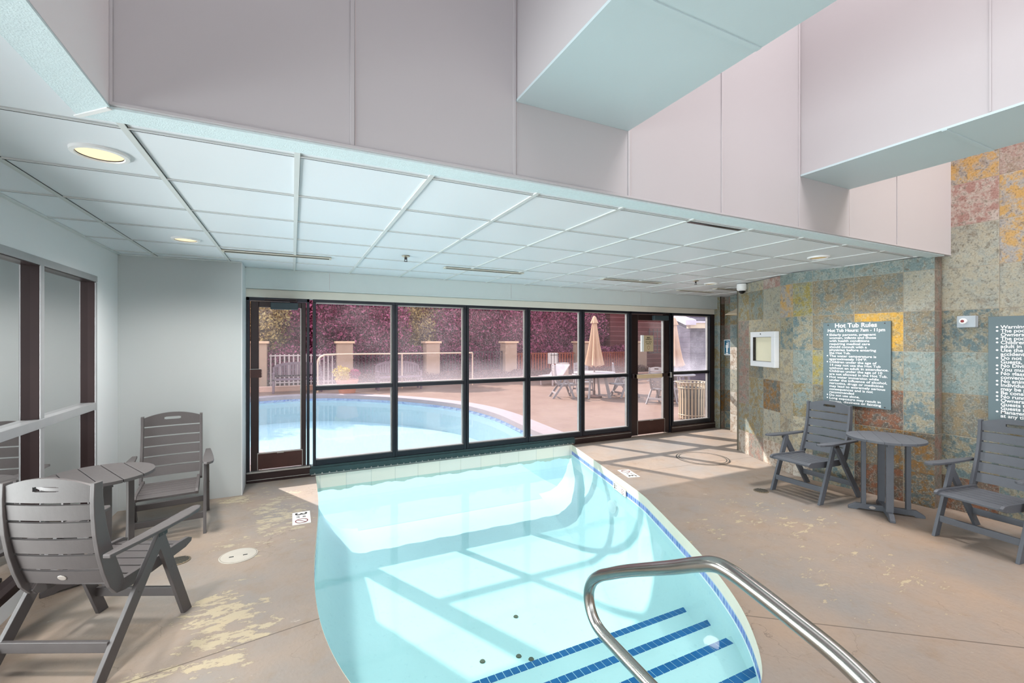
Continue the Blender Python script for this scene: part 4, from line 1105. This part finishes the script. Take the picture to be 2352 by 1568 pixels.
fence(8.65,11.75,17.4,'red cedar picket fence ending behind the first umbrella',M['fence_wood'],1.15,.14,.04)
fence(12.45,15.25,17.4,'red cedar picket fence seen through the right glass door',M['fence_wood'],1.15,.14,.045)
m = MB(); m.box(-12,26,16.35,16.6,0,.16); tag(m.build('terrace_curb', M['curb']), 'long low pink curb in front of the outdoor fence', 'curb')
m = MB(); m.box(-14,30,17.75,22.5,-.003,.10); m.box(-14,30,16.6,17.05,-.003,.10); tag(m.build('planting_soil_bed', M['soil'], kind='stuff'), 'brown planting bed under the purple trees', 'soil')
# tan pipe railing
rl = thing('pipe_railing', 'tan pipe railing crossing the first two window bays outside', 'railing')
m = MB(); m.tube(catmull([(.72,15.6,.95),(.76,15.6,1.08),(.9,15.6,1.17),(1.2,15.6,1.2),(3.5,15.6,1.2),(6.0,15.6,1.2)],4), .026, 10); m.build('top_rail', M['handrail_tan'], rl, smooth=True)
for x in (.72,3.4,6.0):
    m = MB(); m.tube([(x,15.6,0),(x,15.6,1.19 if x > 1 else .96)], .022, 10); m.build('post', M['handrail_tan'], rl, smooth=True)
# utility boxes
ub = thing('utility_cabinet', 'pale wall mounted utility cabinet outside the fourth window bay', 'cabinet')
m = MB(); m.box(9.3,9.66,15.5,15.7,.72,1.16); m.build('cabinet_body', M['box_grey'], ub); m = MB()
for x in (9.34,9.48,9.62): m.box(x-.006,x+.006,15.485,15.5,.72,1.16)
m.box(9.3,9.66,15.485,15.5,1.07,1.085); m.build('cabinet_seam', M['fence_iron'], ub)
m = MB(); m.tube([(9.48,15.6,0),(9.48,15.6,.72)], .04, 8); m.build('cabinet_post', M['box_grey'], ub)
u2 = thing('equipment_box', 'low beige equipment box beside the utility cabinet outside', 'box')
m = MB(); m.box(9.72,10.1,15.4,15.7,.0,.72); m.build('box_body', M['stucco'], u2); m = MB(); m.box(9.70,10.12,15.38,15.72,.72,.75); m.build('box_lid', M['box_grey'], u2)
ln = thing('pool_lounger', 'pale lounger end just above the rail in the fourth bay', 'lounger', (8.9,14.6,0), .5)
m = MB(); m.bar((-.6,0,.34),(.2,0,.34),.3,.02,(0,0,1)); m.bar((.2,0,.34),(.75,0,.72),.3,.02,(0,0,1)); m.build('lounger_bed', M['picket'], ln)
for x, y in ((-.5,-.25),(-.5,.25),(.4,-.25),(.4,.25)):
    m = MB(); m.box(x-.02,x+.02,y-.02,y+.02,0,.34); m.build('leg', M['picket'], ln)
# benches
def bench(x, y, label, cx=1.5):
    b_ = thing('garden_bench', label, 'bench', (x,y,0), 0, 'slatted garden benches')
    m_ = MB(); hw = cx/2; m_.box(-hw,hw,-.25,.25,.40,.44); m_.build('seat', M['bench'], b_)
    m_ = MB(); n_ = 16
    for k in range(n_):
        x0 = -hw+.06+(cx-.12)*k/n_; xm = x0+.03; zt = .78+.17*math.sqrt(max(0,1-(xm/hw)**2)); m_.box(x0,x0+.065,.24,.27,.5,zt)
    for k in range(n_):
        a0 = -hw+cx*k/n_; a1 = -hw+cx*(k+1)/n_; f = lambda q_: .78+.18*math.sqrt(max(0,1-(q_/hw)**2))
        m_.add([(a0,.23,f(a0)),(a1,.23,f(a1)),(a1,.28,f(a1)),(a0,.28,f(a0)),(a0,.23,f(a0)-.08),(a1,.23,f(a1)-.08),(a1,.28,f(a1)-.08),(a0,.28,f(a0)-.08)], [(0,1,2,3),(7,6,5,4),(0,4,5,1),(2,6,7,3)])
    m_.box(-hw,hw,.24,.27,.48,.54); m_.build('backrest', M['bench'], b_)
    for x in (-hw+.04,hw-.04):
        for y in (-.22,.22):
            m_ = MB(); m_.box(x-.03,x+.03,y-.03,y+.03,0,.62 if y < 0 else .8); m_.build('leg', M['bench'], b_)
        m_ = MB(); m_.box(x-.035,x+.035,-.26,.24,.60,.635); m_.build('armrest', M['bench'], b_)
    return b_
bench(.15,15.9,'slatted garden bench with arched back beyond the left glass door',1.45)
bench(3.25,15.4,'slatted garden bench with arched back in the first window bay',1.5)

# foliage
def leaves(n, shape, size, seed):
    rnd = random.Random(seed); vs = []; fs = []; tone = []
    for i in range(n):
        while True:
            x, y, z = rnd.uniform(-1,1), rnd.uniform(-1,1), rnd.uniform(-1,1); d = x*x+y*y+z*z
            if d < 1 and (d > .3 or rnd.random() < .35): break
        # clumpy outline
        cl = 1 + .16*math.sin(5*x+seed)*math.cos(6*z+2*y)
        p_ = Vector((x*shape[0]*cl, y*shape[1]*cl, z*shape[2]*cl))
        a_, b_, c_ = rnd.uniform(0,6.28), rnd.uniform(-1.2,1.2), rnd.uniform(0,6.28)
        u = Vector((math.cos(a_)*math.cos(b_), math.sin(a_)*math.cos(b_), math.sin(b_))); w = u.cross(Vector((math.cos(c_),math.sin(c_),.5))).normalized()
        s_ = size*rnd.uniform(.6,1.3); k = len(vs)
        vs += [p_-u*s_, p_+w*s_*.5, p_+u*s_, p_-w*s_*.5]; fs.append((k,k+1,k+2,k+3)); tone.append(rnd.random())
    return vs, fs, tone
def crown_mesh(name, n, shape, size, seed, mat):
    vs, fs, tone = leaves(n, shape, size, seed)
    me = bpy.data.meshes.new(name); me.from_pydata([tuple(v) for v in vs], [], fs); me.materials.append(mat)
    a_ = me.attributes.new('leaf_tone', 'FLOAT', 'FACE'); a_.data.foreach_set('value', tone); me.update(); return me
def trunk_mb(h, seed):
    rnd = random.Random(seed); m_ = MB(); m_.tube([(0,0,0),(.05,0,h*.5),(0,.05,h)], [.13,.10,.06], 10)
    for k in range(5):
        a_ = k*1.3+rnd.random(); m_.tube([(0,0,h*.55+.1*k),(.5*math.cos(a_),.5*math.sin(a_),h*.8+.12*k),(1.0*math.cos(a_),1.0*math.sin(a_),h*1.1+.2*k)], [.06,.04,.015], 7)
    return m_
cm = [crown_mesh('plum_crown', 16000, (1.7,1.35,2.15), .060, s_, M['leaf_purple']) for s_ in (1,2)]
cg = crown_mesh('olive_crown', 13000, (1.5,1.3,1.9), .060, 5, M['leaf_green'])
tm = trunk_mb(1.6, 3).build('trunk_source', M['bark']); tme = tm.data; bpy.data.objects.remove(tm)
tl = [(-6.2,20.0,'p'),(-3.9,19.4,'p'),(-1.3,18.9,'g'),(1.0,19.8,'p'),(2.9,19.2,'p'),(4.9,19.9,'g'),(7.0,19.5,'p'),(9.2,19.1,'p'),(11.3,19.7,'p'),(13.3,19.6,'p')]
where = ['far left, seen past the left door','behind the left door','filling the left glass door','above the first bay pillar','at the right of the first window bay','filling the second window bay','in the third window bay','in the fourth window bay','left of the first umbrella','behind the first umbrella']
for i, (x, y, kd) in enumerate(tl):
    t_ = thing('plum_tree' if kd == 'p' else 'olive_tree', ('purple leaved tree ' if kd == 'p' else 'yellow green leaved tree ') + where[i], 'tree', (x,y,.1), i*1.1, 'trees beyond the outdoor fence')
    c_ = bpy.data.objects.new('foliage', cg if kd == 'g' else cm[i % 2]); COL.objects.link(c_); c_.parent = t_; c_.location = (0,0,2.55); c_.rotation_euler = (0,0,i)
    b_ = bpy.data.objects.new('trunk', tme); COL.objects.link(b_); b_.parent = t_
    sc = 1+.08*math.sin(i*2.2); t_.scale = (sc,sc,sc)
# low hedge behind the fence
hm = crown_mesh('hedge_mesh', 5200, (1.75,.5,.75), .05, 9, M['leaf_purple'])
for i in range(10):
    o = bpy.data.objects.new('plum_hedge', hm); COL.objects.link(o); o.location = (-4.6+i*2.2,18.3+.1*(i%2),.75); o.rotation_euler = (0,0,.1*math.sin(i*3) + (PI if i % 2 else 0))
    tag(o, 'low purple hedge shrub behind the outdoor fence, one of a row', 'shrub', 'purple hedge shrubs behind the fence')
lowm = crown_mesh('low_mesh', 2200, (.9,.22,.22), .035, 12, M['leaf_low'])
for i in range(9):
    o = bpy.data.objects.new('low_shrub', lowm); COL.objects.link(o); o.location = (2.6+i*1.55,16.85,.26)
    tag(o, 'low brownish ground shrub along the outdoor curb, one of a row', 'shrub', 'ground shrubs along the curb')
fp = thing('flower_planter', 'terracotta planter of yellow and pink flowers in the first bay', 'planter', (1.55,15.0,0))
m = MB(); m.lathe([(0,0),(.24,0),(.32,.36),(.34,.36),(.34,.42),(.29,.42),(.27,.36),(0,.36)]); m.build('pot', M['planter'], fp, smooth=True)
for nm, mt, dx, sd in (('yellow_flowers','flower_yellow',-.14,3),('pink_flowers','flower_pink',.22,4)):
    me = crown_mesh(nm, 420, (.30,.25,.24) if dx < 0 else (.16,.16,.15), .045, sd, M[mt]); o = bpy.data.objects.new(nm, me); COL.objects.link(o); o.parent = fp; o.location = (dx,0,.60)
# buildings
rb = thing('brown_building', 'dark red brown lap sided building behind the outdoor trees', 'building')
m = MB(); m.box(-14,24,23.2,23.6,0,5.5); m.build('building_wall', M['siding_red'], rb)
m = MB(); m.box(-14,24,22.6,23.9,5.5,5.7); m.build('building_eave', M['pole'], rb)
rb2 = thing('garden_shed', 'red brown lap sided outbuilding seen through the right glass door', 'building')
m = MB(); m.box(14.6,19.0,18.4,21.2,0,5.0); m.build('shed_wall', M['siding_red'], rb2)
m = MB()
for k in range(6): m.box(17.2+k*.28,17.23+k*.28,18.37,18.4,1.0,2.3)
for k in range(4): m.box(17.1,18.75,18.37,18.4,1.0+k*.38,1.03+k*.38)
m.build('lattice', M['fence_iron'], rb2)
gb = thing('grey_building', 'grey shingled building with pale eaves in the rightmost window', 'building')
m = MB(); m.prism([(13.2,12.0),(17.5,10.7),(19.5,14.0),(15.45,15.2)], lambda u,v,w: (u,v,w), 2.9); m.build('shingle_wall', M['siding_grey'], gb)
m = MB(); m.bar((12.75,11.55,2.30),(15.3,15.3,2.98),.18,.09,(0,0,1)); m.build('gable_eave', M['eave'], gb)
m = MB(); m.bar((12.85,11.75,2.20),(17.6,10.35,2.20),.13,.10,(0,0,1)); m.build('fascia', M['fascia'], gb)
m = MB(); m.bar((12.9,11.8,2.32),(17.7,10.4,2.32),.25,.03,(0,0,1)); m.build('roof_edge', M['eave'], gb)
m = MB(); m.bar((15.0,11.36,1.0),(15.0,11.36,1.7),.2,.05,(.28,.96,0)); m.build('wall_window', M['eave'], gb)

# ------------------------------------------------------------------ light
W = bpy.data.worlds.new('sky'); S.world = W; W.use_nodes = True
nt = W.node_tree; nt.nodes.clear()
bg = nt.nodes.new('ShaderNodeBackground'); ow = nt.nodes.new('ShaderNodeOutputWorld')
tc = nt.nodes.new('ShaderNodeTexCoord'); sx_ = nt.nodes.new('ShaderNodeSeparateXYZ'); nt.links.new(tc.outputs['Generated'], sx_.inputs[0])
rp = nt.nodes.new('ShaderNodeValToRGB'); nt.links.new(sx_.outputs[2], rp.inputs[0])
rp.color_ramp.elements[0].position = 0.0; rp.color_ramp.elements[0].color = (.92,.93,.95,1)
rp.color_ramp.elements[1].position = 1.0; rp.color_ramp.elements[1].color = (.62,.78,1.0,1)
nt.links.new(rp.outputs[0], bg.inputs[0]); bg.inputs[1].default_value = .95; nt.links.new(bg.outputs[0], ow.inputs[0])
sun = bpy.data.lights.new('sun', 'SUN'); sun.energy = 3.4; sun.angle = math.radians(.9); sun.color = (1,.93,.86)
so = bpy.data.objects.new('sun', sun); COL.objects.link(so)
so.rotation_euler = Vector((.495,-1,-.93)).to_track_quat('-Z','Y').to_euler()
def area(name, loc, sx, sy, e, col=(1,1,1), rot=(0,0,0)):
    l = bpy.data.lights.new(name, 'AREA'); l.shape = 'RECTANGLE'; l.size = sx; l.size_y = sy; l.energy = e; l.color = col
    o = bpy.data.objects.new(name, l); COL.objects.link(o); o.location = loc; o.rotation_euler = rot; return o
# daylight through the three skylight wells
area('skylight_daylight', (.22,-1.2,TOP+.1), 1.5, 6.3, 16, (.97,.96,1))
area('skylight_daylight', (2.55,-1.2,TOP+.1), 1.5, 6.3, 76, (1,.91,.90))
area('skylight_daylight', (4.85,-1.2,TOP+.1), 1.6, 6.3, 108, (1,.91,.88))
# added fill behind the camera, one level and one tilted up at the ceiling
area('rear_fill', (2.1,-4.4,1.15), 7.0, 2.2, 70, (.96,.99,1), (PI/2+.12,0,PI))
area('rear_up_fill', (2.1,-3.2,.25), 6.6, 1.6, 190, (1,.99,.99), (PI-.75,0,PI))
# unseen fill added in the hall to brighten its wall and the ceiling
area('hall_top_fill', (-2.5,3.5,2.9), .8, 5, 50, (1,1,1))
area('hall_side_fill', (-3.25,2.0,1.0), 5.5, 1.7, 200, (.97,1,1), (PI/2,0,-PI/2))
for x, y, e in ((-.768,2.594,70),(-.785,4.47,70),(4.69,2.66,62),(5.43,4.555,10)):
    l = bpy.data.lights.new('downlight', 'SPOT'); l.energy = e; l.spot_size = 2.7; l.spot_blend = 1; l.color = (1,.96,.92); l.shadow_soft_size = .12
    o = bpy.data.objects.new('downlight', l); COL.objects.link(o); o.location = (x,y,CZ-.02)

# ------------------------------------------------------------------ camera
cam = bpy.data.cameras.new('camera'); co = bpy.data.objects.new('camera', cam); COL.objects.link(co)
cam.sensor_width = 36; cam.lens = FPX/2352*36; cam.clip_start = .02; cam.clip_end = 200
co.location = (0,0,CAMH); co.rotation_euler = (PI/2, 0, -YAW)
S.camera = co
S.view_settings.view_transform = 'Standard'; S.view_settings.look = 'None'; S.view_settings.gamma = 1
S.view_settings.exposure = 1.36; S.view_settings.use_curve_mapping = False
S.cycles.max_bounces = 10; S.cycles.diffuse_bounces = 6; S.cycles.glossy_bounces = 4; S.cycles.transparent_max_bounces = 16
S.cycles.sample_clamp_indirect = 6; S.cycles.caustics_reflective = False; S.cycles.caustics_refractive = False
